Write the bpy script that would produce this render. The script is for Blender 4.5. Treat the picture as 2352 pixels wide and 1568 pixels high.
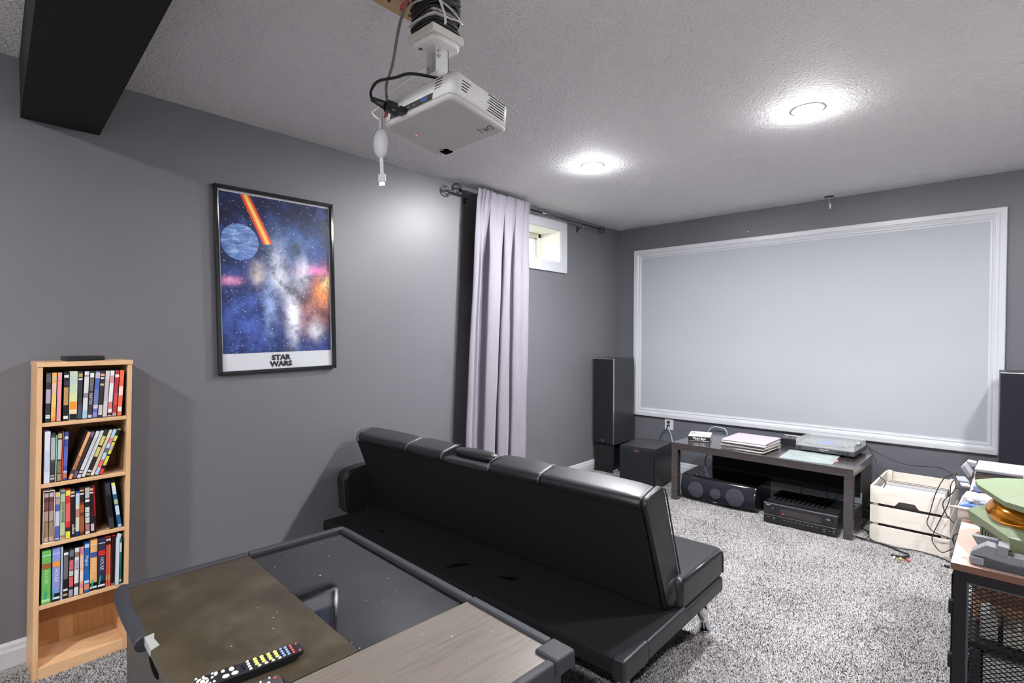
import bpy, bmesh, math, random
import numpy as np
from mathutils import Vector, Matrix
R = math.radians
rnd = random.Random(7)
S = bpy.context.scene
for o in list(bpy.data.objects):
    bpy.data.objects.remove(o)
C = S.collection

# ------------------------------------------------------------------ camera
FPX, YAW, PIT, ROLL, SHY = 1199.88, R(42.148), R(1.110), R(0.0793), 10.376
fw = Vector((-math.sin(YAW)*math.cos(PIT), math.cos(YAW)*math.cos(PIT), -math.sin(PIT)))
rt = Vector((math.cos(YAW), math.sin(YAW), 0)); up = rt.cross(fw)
r2 = math.cos(ROLL)*rt + math.sin(ROLL)*up; u2 = -math.sin(ROLL)*rt + math.cos(ROLL)*up
cd = bpy.data.cameras.new('camera'); cam = bpy.data.objects.new('camera', cd); C.objects.link(cam)
cd.sensor_width = 36.0; cd.lens = 36.0*FPX/2352; cd.shift_y = SHY/2352; cd.clip_start = 0.02; cd.clip_end = 100
cam.matrix_world = Matrix(((r2.x, u2.x, -fw.x, 0), (r2.y, u2.y, -fw.y, 0), (r2.z, u2.z, -fw.z, 1.30), (0, 0, 0, 1)))
S.camera = cam

# ------------------------------------------------------------------ world (daylight outside the basement window) and exposure
wd = bpy.data.worlds.new('world'); S.world = wd; wd.use_nodes = True
bg = wd.node_tree.nodes['Background']; bg.inputs[0].default_value = (0.93, 0.97, 1.0, 1); bg.inputs[1].default_value = 1.6
S.view_settings.view_transform = 'Standard'; S.view_settings.look = 'None'
S.view_settings.gamma = 1.0; S.view_settings.use_curve_mapping = False
S.view_settings.exposure = 0.62
LAMP_E, LENS_D = 1270.0, .0115     # lens radiance and depth of every ceiling lamp, domed to brighten the ceiling
S.cycles.use_denoising = True
S.cycles.max_bounces = 7; S.cycles.diffuse_bounces = 5; S.cycles.glossy_bounces = 3
S.cycles.use_adaptive_sampling = True; S.cycles.adaptive_threshold = .12; S.cycles.adaptive_min_samples = 12
S.cycles.transparent_max_bounces = 12; S.cycles.sample_clamp_indirect = 6.0
S.cycles.caustics_reflective = False; S.cycles.caustics_refractive = False

# room
X0, Y1, ZC = -2.825, 4.763, 2.387
XR, YB = 1.85, -2.5  # unseen right and back walls, set close in to bounce light

# ------------------------------------------------------------------ materials
MT = {}
def mat(name, col=(.5, .5, .5), rough=.5, metal=0., spec=.5, coat=0., emit=None, estr=0., alpha=None, trans=0.):
    if name in MT: return MT[name]
    m = bpy.data.materials.new(name); m.use_nodes = True; MT[name] = m
    b = m.node_tree.nodes['Principled BSDF']
    b.inputs['Base Color'].default_value = (*col, 1); b.inputs['Roughness'].default_value = rough
    b.inputs['Metallic'].default_value = metal; b.inputs['Specular IOR Level'].default_value = spec
    b.inputs['Coat Weight'].default_value = coat; b.inputs['Transmission Weight'].default_value = trans
    if emit: b.inputs['Emission Color'].default_value = (*emit, 1); b.inputs['Emission Strength'].default_value = estr
    if alpha is not None: b.inputs['Alpha'].default_value = alpha
    m.diffuse_color = (*col, 1)
    return m
def nodes(m):
    return m.node_tree.nodes, m.node_tree.links, m.node_tree.nodes['Principled BSDF']
def texco(m, scale=(1, 1, 1), kind='Object', rot=(0, 0, 0)):
    n, l, b = nodes(m); t = n.new('ShaderNodeTexCoord'); mp = n.new('ShaderNodeMapping')
    mp.inputs['Scale'].default_value = scale; mp.inputs['Rotation'].default_value = rot
    l.new(t.outputs[kind], mp.inputs[0]); return mp.outputs[0]
def noise(m, co, scale, detail=3, rough=.5):
    n, l, b = nodes(m); t = n.new('ShaderNodeTexNoise'); t.inputs['Scale'].default_value = scale
    t.inputs['Detail'].default_value = detail; t.inputs['Roughness'].default_value = rough
    l.new(co, t.inputs['Vector']); return t.outputs['Fac']
def ramp(m, fac, stops):
    n, l, b = nodes(m); r = n.new('ShaderNodeValToRGB'); e = r.color_ramp.elements
    while len(e) < len(stops): e.new(.5)
    for k, (p, c) in enumerate(stops): e[k].position = p; e[k].color = (*c, 1)
    l.new(fac, r.inputs[0]); return r.outputs[0]
def bump(m, fac, strength, dist):
    n, l, b = nodes(m); p = n.new('ShaderNodeBump'); p.inputs['Strength'].default_value = strength; p.inputs['Distance'].default_value = dist
    l.new(fac, p.inputs['Height']); l.new(p.outputs[0], b.inputs['Normal'])
def setcol(m, out): m.node_tree.links.new(out, nodes(m)[2].inputs['Base Color'])
def wood(name, c1, c2, rough=.45, scale=(1, 1, 1), sc=6., rot=(0, 0, 0), spec=.5, bs=.12):
    m = mat(name, c1, rough, spec=spec); co = texco(m, scale, rot=rot); f = noise(m, co, sc, 5, .6)
    setcol(m, ramp(m, f, [(.3, c1), (.52, c2), (.72, c1)])); bump(m, f, bs, .002); return m

m_wall = mat('satin grey paint', (.142, .140, .155), .45, spec=.7)
_c = texco(m_wall); bump(m_wall, noise(m_wall, _c, 180, 2), .06, .001)
m_wall_s = mat('screen wall grey paint', (.115, .115, .132), .45, spec=.45)
m_black_wall = mat('dark beam paint', (.009, .0085, .0085), .6, spec=.25)
m_white_wall = mat('pale paint', (.80, .79, .78), .7)
m_ceil = mat('stipple ceiling', (.93, .915, .93), .9, spec=.2)
_c = texco(m_ceil); _n = nodes(m_ceil)[0]; _v = _n.new('ShaderNodeTexVoronoi'); _v.inputs['Scale'].default_value = 85; _v.feature = 'SMOOTH_F1'
_l = nodes(m_ceil)[1]; _l.new(_c, _v.inputs['Vector'])
_nz = noise(m_ceil, _c, 120, 4, .65); _mx = _n.new('ShaderNodeMath'); _mx.operation = 'SUBTRACT'; _l.new(_nz, _mx.inputs[0]); _l.new(_v.outputs[0], _mx.inputs[1])
bump(m_ceil, _mx.outputs[0], .75, .014)
m_trim = mat('white semi gloss trim', (.52, .53, .56), .35)
m_screen = mat('white screen paint', (.395, .408, .437), .55, spec=.3)
m_carpet = mat('carpet backing', (.30, .28, .28), .95, spec=.1)
_c = texco(m_carpet); setcol(m_carpet, ramp(m_carpet, noise(m_carpet, _c, 260, 3, .7), [(.40, (.05, .045, .045)), (.55, (.42, .40, .40)), (.7, (.62, .6, .6))]))
m_blackplast = mat('black plastic', (.012, .012, .014), .42)
m_blackgloss = mat('glossy black', (.008, .008, .010), .12, coat=.4)
m_softblack = mat('matte black', (.012, .011, .012), .75, spec=.25)
m_grille = mat('speaker grille cloth', (.012, .012, .018), .85, spec=.2)
m_ash = mat('black ash vinyl', (.022, .022, .025), .38, spec=.55)
_c = texco(m_ash, (60, 60, 3)); bump(m_ash, noise(m_ash, _c, 5, 4), .25, .001)
m_silver = mat('silver metal', (.62, .62, .64), .28, metal=1)
m_chrome = mat('chrome', (.75, .75, .77), .10, metal=1)
m_rod = mat('pewter rod', (.13, .12, .125), .26, metal=1)
m_gold = mat('gold plug', (.75, .55, .22), .3, metal=1)
m_white = mat('white plastic', (.80, .79, .78), .4)
m_offwhite = mat('painted wood white', (.74, .70, .66), .5)
m_cream = mat('cream reveal', (.84, .83, .76), .5)
m_oak = wood('honey oak laminate', (.60, .34, .17), (.70, .43, .23), .42, (14, 14, .9), 3)
m_oakh = wood('honey oak board', (.62, .36, .18), (.72, .45, .25), .42, (14, .9, 14), 3)
m_oakd = wood('oak grain back', (.42, .21, .075), (.55, .30, .12), .5, (2, 26, .8), 4)
m_pine = wood('raw pine', (.64, .575, .50), (.71, .655, .59), .6, (2, 14, 14), 2)
m_plank = wood('ceiling plank', (.44, .27, .13), (.58, .38, .20), .55, (14, 1.2, 14), 3)
m_bench = wood('black brown laminate', (.026, .021, .022), (.045, .037, .038), .17, (1.2, 26, 26), 4, spec=.8, bs=.015); nodes(m_bench)[2].inputs['Coat Weight'].default_value = .5; nodes(m_bench)[2].inputs['Coat Roughness'].default_value = .25
m_copper = wood('pale copper top', (.62, .40, .34), (.66, .44, .37), .35, (1, 1, 1), 3)
m_copperedge = mat('copper wood edge', (.14, .062, .04), .45)
m_leather = mat('black leatherette', (.013, .013, .016), .42, spec=.55)
_c = texco(m_leather); bump(m_leather, noise(m_leather, _c, 11, 4, .5), .10, .010)
m_fabric = mat('black dust cloth', (.012, .011, .012), .9, spec=.15)
m_pipe = mat('leather piping', (.03, .03, .035), .3)
m_stitch = mat('pale worn stitching', (.32, .33, .36), .5)
m_tabbrown = mat('worn brown table top', (.10, .075, .045), .34, spec=.5)
_c = texco(m_tabbrown); _f = noise(m_tabbrown, _c, 5, 8, .68)
setcol(m_tabbrown, ramp(m_tabbrown, _f, [(.28, (.024, .018, .009)), (.5, (.048, .036, .020)), (.72, (.085, .068, .045))]))
_f2 = noise(m_tabbrown, _c, 60, 4, .7)
_nn, _ll, _bb = nodes(m_tabbrown); _ll.new(ramp(m_tabbrown, _f, [(.3, (.24, .24, .24)), (.7, (.46, .46, .46))]), _bb.inputs['Roughness']); bump(m_tabbrown, _f2, .08, .001)
m_tabgrey = wood('greyed wood table panel', (.115, .093, .075), (.17, .145, .12), .33, (26, 1.4, 26), 3, spec=.6)
m_tabblack = mat('dusty black glass panel', (.012, .012, .015), .10, spec=.55)
_c = texco(m_tabblack); _f = noise(m_tabblack, _c, 7, 7, .7)
setcol(m_tabblack, ramp(m_tabblack, _f, [(.38, (.006, .006, .008)), (.62, (.013, .013, .016)), (.82, (.04, .04, .046))]))
_nn, _ll, _bb = nodes(m_tabblack); _ll.new(ramp(m_tabblack, _f, [(.35, (.015, .015, .015)), (.75, (.09, .09, .09))]), _bb.inputs['Roughness'])
m_tabside = mat('dark walnut side', (.050, .038, .036), .4)
m_foam = mat('grey black foam guard', (.034, .034, .043), .6, spec=.4)
m_tape = mat('torn adhesive tape', (.36, .36, .35), .4)
m_curtain = mat('lilac grey curtain', (.245, .225, .265), .8, spec=.2)
_b = nodes(m_curtain)[2]; _b.inputs['Sheen Weight'].default_value = .15
_c = texco(m_curtain, (1, 1, .5)); bump(m_curtain, noise(m_curtain, _c, 16, 3), .12, .01)
m_glass = mat('window glass', (.95, 1, .97), .03, alpha=.10, spec=.6)
m_clear = mat('clear acrylic', (.9, .92, .93), .05, alpha=.16, spec=.7)
m_blue = mat('blue cable', (.10, .25, .45), .5)
m_pblue = mat('pale blue cable', (.42, .60, .80), .5)
m_red = mat('red plastic', (.75, .06, .05), .4)
m_helm = mat('sage green plastic', (.19, .235, .135), .42)
m_helmd = mat('dull green plastic', (.10, .125, .06), .5)
m_visor = mat('orange mirrored visor', (.78, .30, .03), .10, metal=.85)
m_grey = mat('mid grey plastic', (.20, .205, .225), .45)
m_lgrey = mat('light grey plastic', (.30, .31, .335), .45)
m_dgrey = mat('dark grey plastic', (.05, .05, .058), .5)
m_cardb = mat('cream card', (.76, .72, .68), .7)
m_ctrl = mat('blue controller plastic', (.13, .20, .52), .35)
m_pink = mat('salmon pink plastic', (.85, .22, .22), .45)
m_sky = mat('light blue plastic', (.25, .52, .80), .45)
m_led = mat('lamp lens', (1, 1, 1), .4, emit=(.97, .98, 1.0), estr=LAMP_E)
m_redled = mat('red indicator', (1, .1, .08), .4, emit=(1, .05, .03), estr=6.)
def flat(rgb, rough=.45):
    k = 'print %d %d %d' % tuple(int(c*255) for c in rgb)
    f = lambda c: c/12.92 if c <= .04045 else ((c+.055)/1.055)**2.4
    return mat(k, tuple(f(c) for c in rgb), rough)

# ------------------------------------------------------------------ mesh helpers
def bx(bm, x0, x1, y0, y1, z0, z1, mi=0, M=None):
    vs = [bm.verts.new(Vector(p)) for p in ((x0, y0, z0), (x1, y0, z0), (x1, y1, z0), (x0, y1, z0), (x0, y0, z1), (x1, y0, z1), (x1, y1, z1), (x0, y1, z1))]
    if M: 
        for v in vs: v.co = M @ v.co
    for q in ((3, 2, 1, 0), (4, 5, 6, 7), (0, 1, 5, 4), (1, 2, 6, 5), (2, 3, 7, 6), (3, 0, 4, 7)):
        f = bm.faces.new([vs[i] for i in q]); f.material_index = mi
    return vs
def quad(bm, pts, mi=0):
    f = bm.faces.new([bm.verts.new(Vector(p)) for p in pts]); f.material_index = mi; return f
def prism(bm, pts, d, mi=0):
    """closed 3-D polygon pts pushed along d"""
    d = Vector(d); a = [bm.verts.new(Vector(p)) for p in pts]; b = [bm.verts.new(Vector(p)+d) for p in pts]; n = len(pts)
    for f in [bm.faces.new(a[::-1]), bm.faces.new(b)] + [bm.faces.new((a[i], a[(i+1) % n], b[(i+1) % n], b[i])) for i in range(n)]: f.material_index = mi
def frame_of(d):
    d = d.normalized(); a = Vector((0, 0, 1)) if abs(d.z) < .9 else Vector((1, 0, 0)); u = d.cross(a).normalized(); return u, d.cross(u).normalized()
def tube(bm, pts, r, n=8, mi=0, closed=False, smooth=True):
    pts = [Vector(p) for p in pts]; rings = []; N = len(pts); rr = r if isinstance(r, (list, tuple)) else [r]*N; u = None
    for i, p in enumerate(pts):
        d = (pts[(i+1) % N]-pts[i-1]) if closed else (pts[min(i+1, N-1)]-pts[max(i-1, 0)])
        if d.length < 1e-9: d = Vector((0, 0, 1))
        d.normalize()
        if u is None: u, v = frame_of(d)
        else:
            u = (u-d*u.dot(d)); u = u.normalized() if u.length > 1e-6 else frame_of(d)[0]
            v = d.cross(u).normalized()
        rings.append([bm.verts.new(p+(u*math.cos(2*math.pi*k/n)+v*math.sin(2*math.pi*k/n))*rr[i]) for k in range(n)])
    for i in range(N if closed else N-1):
        a, b = rings[i], rings[(i+1) % N]
        for k in range(n):
            f = bm.faces.new((a[k], a[(k+1) % n], b[(k+1) % n], b[k])); f.material_index = mi; f.smooth = smooth
    if not closed:
        f = bm.faces.new(rings[0][::-1]); f.material_index = mi; f = bm.faces.new(rings[-1]); f.material_index = mi
def cyl(bm, p0, p1, r0, r1=None, n=20, mi=0): tube(bm, [p0, p1], [r0, r0 if r1 is None else r1], n, mi, smooth=True)
def spline(pts, k=8):
    P = [Vector(p) for p in pts]; P = [2*P[0]-P[1]]+P+[2*P[-1]-P[-2]]; out = []
    for i in range(1, len(P)-2):
        for j in range(k):
            t = j/k; a, b, c, d = P[i-1:i+3]
            out.append(.5*((2*b)+(c-a)*t+(2*a-5*b+4*c-d)*t*t+(3*b-a-3*c+d)*t**3))
    out.append(P[-2]); return out
def ell(bm, c, r, nu=16, nv=10, mi=0, M=None):
    vs = []
    for j in range(nv+1):
        th = math.pi*j/nv
        vs.append([bm.verts.new(Vector((c[0]+r[0]*math.sin(th)*math.cos(2*math.pi*i/nu), c[1]+r[1]*math.sin(th)*math.sin(2*math.pi*i/nu), c[2]+r[2]*math.cos(th)))) for i in range(nu)] if 0 < j < nv else [bm.verts.new(Vector((c[0], c[1], c[2]+r[2]*math.cos(th))))])
    for j in range(nv):
        a, b = vs[j], vs[j+1]
        for i in range(nu):
            k = (i+1) % nu
            q = (a[0], b[i], b[k]) if j == 0 else ((a[i], b[0], a[k]) if j == nv-1 else (a[i], b[i], b[k], a[k]))
            f = bm.faces.new(q); f.smooth = True; f.material_index = mi
    if M:
        for row in vs:
            for v in row: v.co = M @ v.co
def obj(name, bm, mats, parent=None, bevel=0., seg=2, sub=0, smooth=False, label=None):
    bmesh.ops.recalc_face_normals(bm, faces=bm.faces[:])
    me = bpy.data.meshes.new(name); bm.to_mesh(me); bm.free()
    for m in (mats if isinstance(mats, (list, tuple)) else [mats]): me.materials.append(m)
    o = bpy.data.objects.new(name, me); C.objects.link(o)
    if parent: o.parent = parent
    if smooth:
        for p in me.polygons: p.use_smooth = True
    if bevel:
        b = o.modifiers.new('bevel', 'BEVEL'); b.width = bevel; b.segments = seg; b.limit_method = 'ANGLE'; b.angle_limit = R(35)
        if seg > 2:
            for p in me.polygons: p.use_smooth = True
            w = o.modifiers.new('wn', 'WEIGHTED_NORMAL'); w.keep_sharp = True
    if sub:
        s = o.modifiers.new('sub', 'SUBSURF'); s.levels = sub; s.render_levels = sub
    if label: o['label'] = label
    return o
def box(name, d, m, parent=None, bevel=.003, seg=2, **k):
    bm = bmesh.new(); bx(bm, *d); return obj(name, bm, m, parent, bevel, seg, **k)
def tag(o, label, cat, group=None):
    o['label'] = label; o['category'] = cat
    if group: o['group'] = group
    return o
def thing(name, label, cat, loc=(0, 0, 0), rz=0., group=None):
    e = bpy.data.objects.new(name, None); C.objects.link(e); e.empty_display_size = .05
    e.location = loc; e.rotation_euler = (0, 0, rz); return tag(e, label, cat, group)
def struct(o): o['kind'] = 'structure'; return o
def text(name, body, size, o, xd, yd, m, parent, align='CENTER', bold=0., ext=.0004, sx=1.):
    cu = bpy.data.curves.new(name, 'FONT'); cu.body = body; cu.size = size; cu.align_x = align; cu.align_y = 'CENTER'; cu.extrude = ext; cu.offset = bold; cu.resolution_u = 2
    cu.space_line = .92
    t = bpy.data.objects.new(name+'_tmp', cu); me = bpy.data.meshes.new_from_object(t); bpy.data.objects.remove(t)
    xd, yd = Vector(xd).normalized(), Vector(yd).normalized(); zd = xd.cross(yd)
    me.transform(Matrix(((xd.x*sx, yd.x, zd.x, o[0]), (xd.y*sx, yd.y, zd.y, o[1]), (xd.z*sx, yd.z, zd.z, o[2]), (0, 0, 0, 1))))
    me.name = name; me.materials.clear(); me.materials.append(m)
    ob = bpy.data.objects.new(name, me); C.objects.link(ob); ob.parent = parent; return ob
def cable(name, pts, r, m, label, cat='cable', group=None, k=8):
    bm = bmesh.new(); tube(bm, spline(pts, k), r, 8); return tag(obj(name, bm, m), label, cat, group)

# ================================================================== STRUCTURE
bm = bmesh.new(); bx(bm, X0-.3, XR+.1, YB-.1, Y1+.1, -.06, 0); struct(obj('floor', bm, m_carpet))
bm = bmesh.new(); bx(bm, X0-.1, XR+.1, YB-.1, Y1+.1, ZC, ZC+.06); struct(obj('ceiling', bm, m_ceil))
WY0, WY1, WZ0, WZ1 = 2.98, 3.755, 1.955, 2.235     # window opening
bm = bmesh.new()
for a in ((YB-.1, WY0, 0, ZC), (WY1, Y1, 0, ZC), (WY0, WY1, 0, WZ0), (WY0, WY1, WZ1, ZC)): bx(bm, X0-.30, X0, a[0], a[1], a[2], a[3])
struct(obj('wall_left', bm, m_wall))
struct(box('wall_screen', (X0-.3, XR+.1, Y1, Y1+.1, 0, ZC), m_wall_s, bevel=0))
struct(box('wall_right', (XR, XR+.1, YB, Y1, 0, ZC), mat('mid grey paint', (.34, .335, .34), .6), bevel=0))  # unseen wall, lighter than the seen walls to keep some bounce
struct(box('wall_back', (X0, XR, YB-.1, YB, 0, ZC), m_white_wall, bevel=0))  # unseen wall, left pale to bounce light onto the ceiling
bm = bmesh.new(); sl = -.052
prism(bm, [(X0, .237, 2.155), (XR, .237+sl*(XR-X0), 2.155), (XR, .485+sl*(XR-X0), 2.155), (X0, .485, 2.155)], (0, 0, ZC-2.155)); struct(obj('ceiling_beam', bm, m_black_wall))
def baseboard(name, pts_d):
    bm = bmesh.new()
    prof = [(0, 0), (.014, 0), (.014, .062), (.010, .072), (.009, .085), (.004, .094), (0, .096)]
    (ax, a0, a1) = pts_d
    if ax == 'y': prism(bm, [(X0+p, a0, z) for p, z in prof], (0, a1-a0, 0))
    else: prism(bm, [(a0, Y1-p, z) for p, z in prof], (a1-a0, 0, 0))
    return struct(obj(name, bm, m_trim))
baseboard('baseboard_left', ('y', YB, Y1)); baseboard('baseboard_screen', ('x', X0+.014, XR))
# window
w = thing('window_1', 'small high basement window with white casing and deep cream reveal', 'window', (X0, 0, 0)); w['kind'] = 'structure'; del w['category']
cw = .092
for a in ((WY0-cw, WY1+cw, WZ1, WZ1+cw, 't'), (WY0-cw, WY1+cw, WZ0-cw, WZ0, 'b'), (WY0-cw, WY0, WZ0-cw, WZ1+cw, 'l'), (WY1, WY1+cw, WZ0-cw, WZ1+cw, 'r')):
    y0, y1, z0, z1, s = a; bm = bmesh.new()
    if s == 't': P = [(y0, z1), (y1, z1), (y1-cw, z0), (y0+cw, z0)]
    elif s == 'b': P = [(y0, z0), (y1, z0), (y1-cw, z1), (y0+cw, z1)]
    elif s == 'l': P = [(y0, z0), (y1, z0+cw), (y1, z1-cw), (y0, z1)]
    else: P = [(y1, z0), (y0, z0+cw), (y0, z1-cw), (y1, z1)]
    prism(bm, [(0, p, q) for p, q in P], (.016, 0, 0)); obj('casing', bm, m_trim, w, .004)
for nm, d in (('reveal_side', (-.26, .001, WY1-.004, WY1+.002, WZ0, WZ1)), ('reveal_side', (-.26, .001, WY0-.002, WY0+.004, WZ0, WZ1)), ('reveal_head', (-.26, .001, WY0, WY1, WZ1-.004, WZ1+.002)), ('reveal_sill', (-.26, .001, WY0, WY1, WZ0-.002, WZ0+.004))):
    box(nm, d, m_cream, w, 0)
m_vinyl = mat('cream vinyl frame', (.72, .71, .60), .4)
fy0, fy1, fz0, fz1 = WY0+.004, WY1-.004, WZ0+.004, WZ1-.004
for y0, y1, z0, z1 in ((fy0, fy1, fz1-.035, fz1), (fy0, fy1, fz0, fz0+.035), (fy0, fy0+.035, fz0, fz1), (fy1-.035, fy1, fz0, fz1)):
    box('sash_frame', (-.27, -.215, y0, y1, z0, z1), m_vinyl, w, .004)
box('sash_rail', (-.255, -.225, 3.36, 3.39, fz0+.035, fz1-.035), m_vinyl, w, .003)
for y0, y1, z0, z1 in ((fy0+.035, fy1-.035, fz1-.05, fz1-.035), (fy1-.05, fy1-.035, fz0+.035, fz1-.035)):
    box('inner_sash', (-.262, -.24, y0, y1, z0, z1), m_trim, w, .002)
box('pane', (-.252, -.249, fy0+.03, fy1-.03, fz0+.03, fz1-.03), m_glass, w, 0)

# ================================================================== CEILING LAMPS
m_led_b = mat('brighter lamp lens', (1, 1, 1), .4, emit=(.97, .98, 1.0), estr=LAMP_E*.95)
def lamp(x, y, label):
    t = thing('recessed_lamp', label, 'lamp', (x, y, ZC), group='recessed ceiling lamps')
    bm = bmesh.new(); n = 40; prof = [(.058, -.0005), (.061, -.0025), (.070, -.0020), (.074, 0)]
    for i in range(n):
        a, b = 2*math.pi*i/n, 2*math.pi*(i+1)/n
        for (r0, z0), (r1, z1) in zip(prof, prof[1:]):
            quad(bm, [(r0*math.cos(a), r0*math.sin(a), z0), (r0*math.cos(b), r0*math.sin(b), z0), (r1*math.cos(b), r1*math.sin(b), z1), (r1*math.cos(a), r1*math.sin(a), z1)])
    bmesh.ops.remove_doubles(bm, verts=bm.verts[:], dist=1e-5); obj('trim_ring', bm, m_white, t, smooth=True)
    bm = bmesh.new(); ell(bm, (0, 0, -.001), (.0575, .0575, LENS_D), 20, 4); obj('lens', bm, m_led if y > 0 else m_led_b, t)
lamp(-1.872, 2.832, 'round recessed ceiling lamp nearer the curtain and window')
lamp(-.645, 2.823, 'round recessed ceiling lamp farther from the curtain, towards the right')
for k, (x, y) in enumerate(((.58, 2.82), (-1.49, -1.05), (.36, -1.05))):
    lamp(x, y, ('recessed ceiling lamp past the right end of the screen wall', 'recessed ceiling lamp behind the dark beam near the bookshelf wall', 'recessed ceiling lamp behind the dark beam at the middle of the room')[k])

# ================================================================== PROJECTION SCREEN
t = thing('projection_screen', 'large white projection screen with moulded white frame on the grey wall', 'screen', (0, Y1, 0))
sx0, sx1, sz0, sz1 = -2.635, .100, .507, 2.155
bm = bmesh.new(); bx(bm, sx0+.07, sx1-.07, -.006, 0, sz0+.07, sz1-.07); obj('screen_surface', bm, m_screen, t)
prof = [(0, 0), (0, .022), (.004, .025), (.034, .025), (.038, .020), (.042, .020), (.056, .014), (.060, .016), (.066, .016), (.072, .009), (.082, .008), (.082, 0)]
cor = [(sx0, sz0), (sx1, sz0), (sx1, sz1), (sx0, sz1)]; inn = [(1, 1), (-1, 1), (-1, -1), (1, -1)]
for k in range(4):
    a, b = cor[k], cor[(k+1) % 4]; ia, ib = inn[k], inn[(k+1) % 4]; bm = bmesh.new()
    va = [bm.verts.new((a[0]+ia[0]*p, -d, a[1]+ia[1]*p)) for p, d in prof]; vb = [bm.verts.new((b[0]+ib[0]*p, -d, b[1]+ib[1]*p)) for p, d in prof]
    n = len(prof)
    for i in range(n): bm.faces.new((va[i], va[(i+1) % n], vb[(i+1) % n], vb[i]))
    bm.faces.new(va); bm.faces.new(vb); obj('frame_rail', bm, m_trim, t)

# ================================================================== POSTER (generic space picture)
t = thing('framed_poster', 'framed colourful outer-space poster hung on the left grey wall', 'poster', (X0, 1.246, 1.579)); t.rotation_euler = (R(1.0), 0, 0)
pw, ph = .315, .472
for nm, P in (('t', [(-pw, ph), (pw, ph), (pw-.018, ph-.018), (-pw+.018, ph-.018)]), ('b', [(-pw, -ph), (pw, -ph), (pw-.018, -ph+.018), (-pw+.018, -ph+.018)]), ('l', [(-pw, -ph), (-pw+.018, -ph+.018), (-pw+.018, ph-.018), (-pw, ph)]), ('r', [(pw, -ph), (pw-.018, -ph+.018), (pw-.018, ph-.018), (pw, ph)])):
    bm = bmesh.new(); prism(bm, [(.002, y, z) for y, z in P], (.026, 0, 0)); obj('frame_rail', bm, m_blackgloss, t, .003)
m_paper = mat('poster paper', (.58, .59, .62), .4, coat=.15)
box('poster_sheet', (.004, .010, -pw+.012, pw-.012, -ph+.012, ph-.012), m_paper, t, 0)
m_art = mat('space print', (.02, .03, .10), .45, coat=.1, spec=.2); m_art.node_tree.nodes['Principled BSDF'].inputs['Coat Roughness'].default_value = .2
n, l, b = nodes(m_art); tc = n.new('ShaderNodeTexCoord'); sep = n.new('ShaderNodeSeparateXYZ'); l.new(tc.outputs['Object'], sep.inputs[0])
def mth(op, a, bb=None, c=None):
    q = n.new('ShaderNodeMath'); q.operation = op; q.use_clamp = False
    for i, v in enumerate((a, bb, c)):
        if v is None: continue
        if isinstance(v, (int, float)): q.inputs[i].default_value = v
        else: l.new(v, q.inputs[i])
    return q.outputs[0]
def blob(cy, cz, ry, rz, pw_=1.):
    dy = mth('DIVIDE', mth('SUBTRACT', sep.outputs[1], cy), ry); dz = mth('DIVIDE', mth('SUBTRACT', sep.outputs[2], cz), rz)
    d = mth('ADD', mth('MULTIPLY', dy, dy), mth('MULTIPLY', dz, dz)); return mth('POWER', 2.718, mth('MULTIPLY', d, -1.0))
def mixc(f, a, col):
    q = n.new('ShaderNodeMix'); q.data_type = 'RGBA'; l.new(f, q.inputs[0]); l.new(a, q.inputs[6]); q.inputs[7].default_value = (*col, 1); return q.outputs[2]
nz = noise(m_art, tc.outputs['Object'], 7, 6, .65)
base = ramp(m_art, nz, [(.32, (.004, .005, .018)), (.5, (.012, .02, .085)), (.7, (.05, .09, .30))])
nz2 = noise(m_art, tc.outputs['Object'], 16, 5, .7)
wob = ramp(m_art, nz2, [(.38, (0, 0, 0)), (.62, (1, 1, 1))])
def bl(cy, cz, ry, rz, k): return mth('MULTIPLY', mth('MULTIPLY', blob(cy, cz, ry, rz), k), mth('ADD', wob, .35))
col = mixc(bl(.10, .19, .13, .10, .8), base, (.10, .28, .80))
col = mixc(bl(-.16, -.19, .18, .22, .5), col, (.10, .18, .62))
col = mixc(bl(.25, -.03, .07, .11, 1.0), col, (.95, .32, .08))
col = mixc(bl(.27, .02, .03, .04, 1.0), col, (1., .8, .35))
col = mixc(bl(.20, .08, .10, .03, .8), col, (.85, .25, .55))
col = mixc(bl(.16, -.16, .10, .10, .7), col, (.55, .25, .22))
col = mixc(bl(-.25, .0, .06, .02, .9), col, (.9, .35, .6))
col = mixc(bl(.0, .06, .05, .12, 1.0), col, (.80, .83, .92))
col = mixc(bl(-.05, -.12, .035, .12, .9), col, (.35, .48, .82))
col = mixc(bl(.07, -.17, .035, .13, 1.1), col, (.88, .90, .97))
col = mixc(bl(.13, .07, .04, .10, .9), col, (.82, .80, .88))
col = mixc(bl(-.11, .04, .035, .06, .8), col, (.72, .60, .55))
col = mixc(bl(.09, .19, .05, .05, 1.0), col, (.015, .02, .04))
col = mixc(bl(.20, -.25, .04, .05, .8), col, (.75, .76, .84))
vo = n.new('ShaderNodeTexVoronoi'); vo.inputs['Scale'].default_value = 55; l.new(tc.outputs['Object'], vo.inputs['Vector'])
st = ramp(m_art, vo.outputs['Distance'], [(.0, (1, 1, 1)), (.09, (1, 1, 1)), (.14, (0, 0, 0))])
col = mixc(mth('MULTIPLY', st, .75), col, (.85, .9, 1.0)); setcol(m_art, col)
ay0, ay1, az0, az1 = -pw+.026, pw-.026, -ph+.105, ph-.028
box('picture', (.010, .0106, ay0, ay1, az0, az1), m_art, t, 0)
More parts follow.
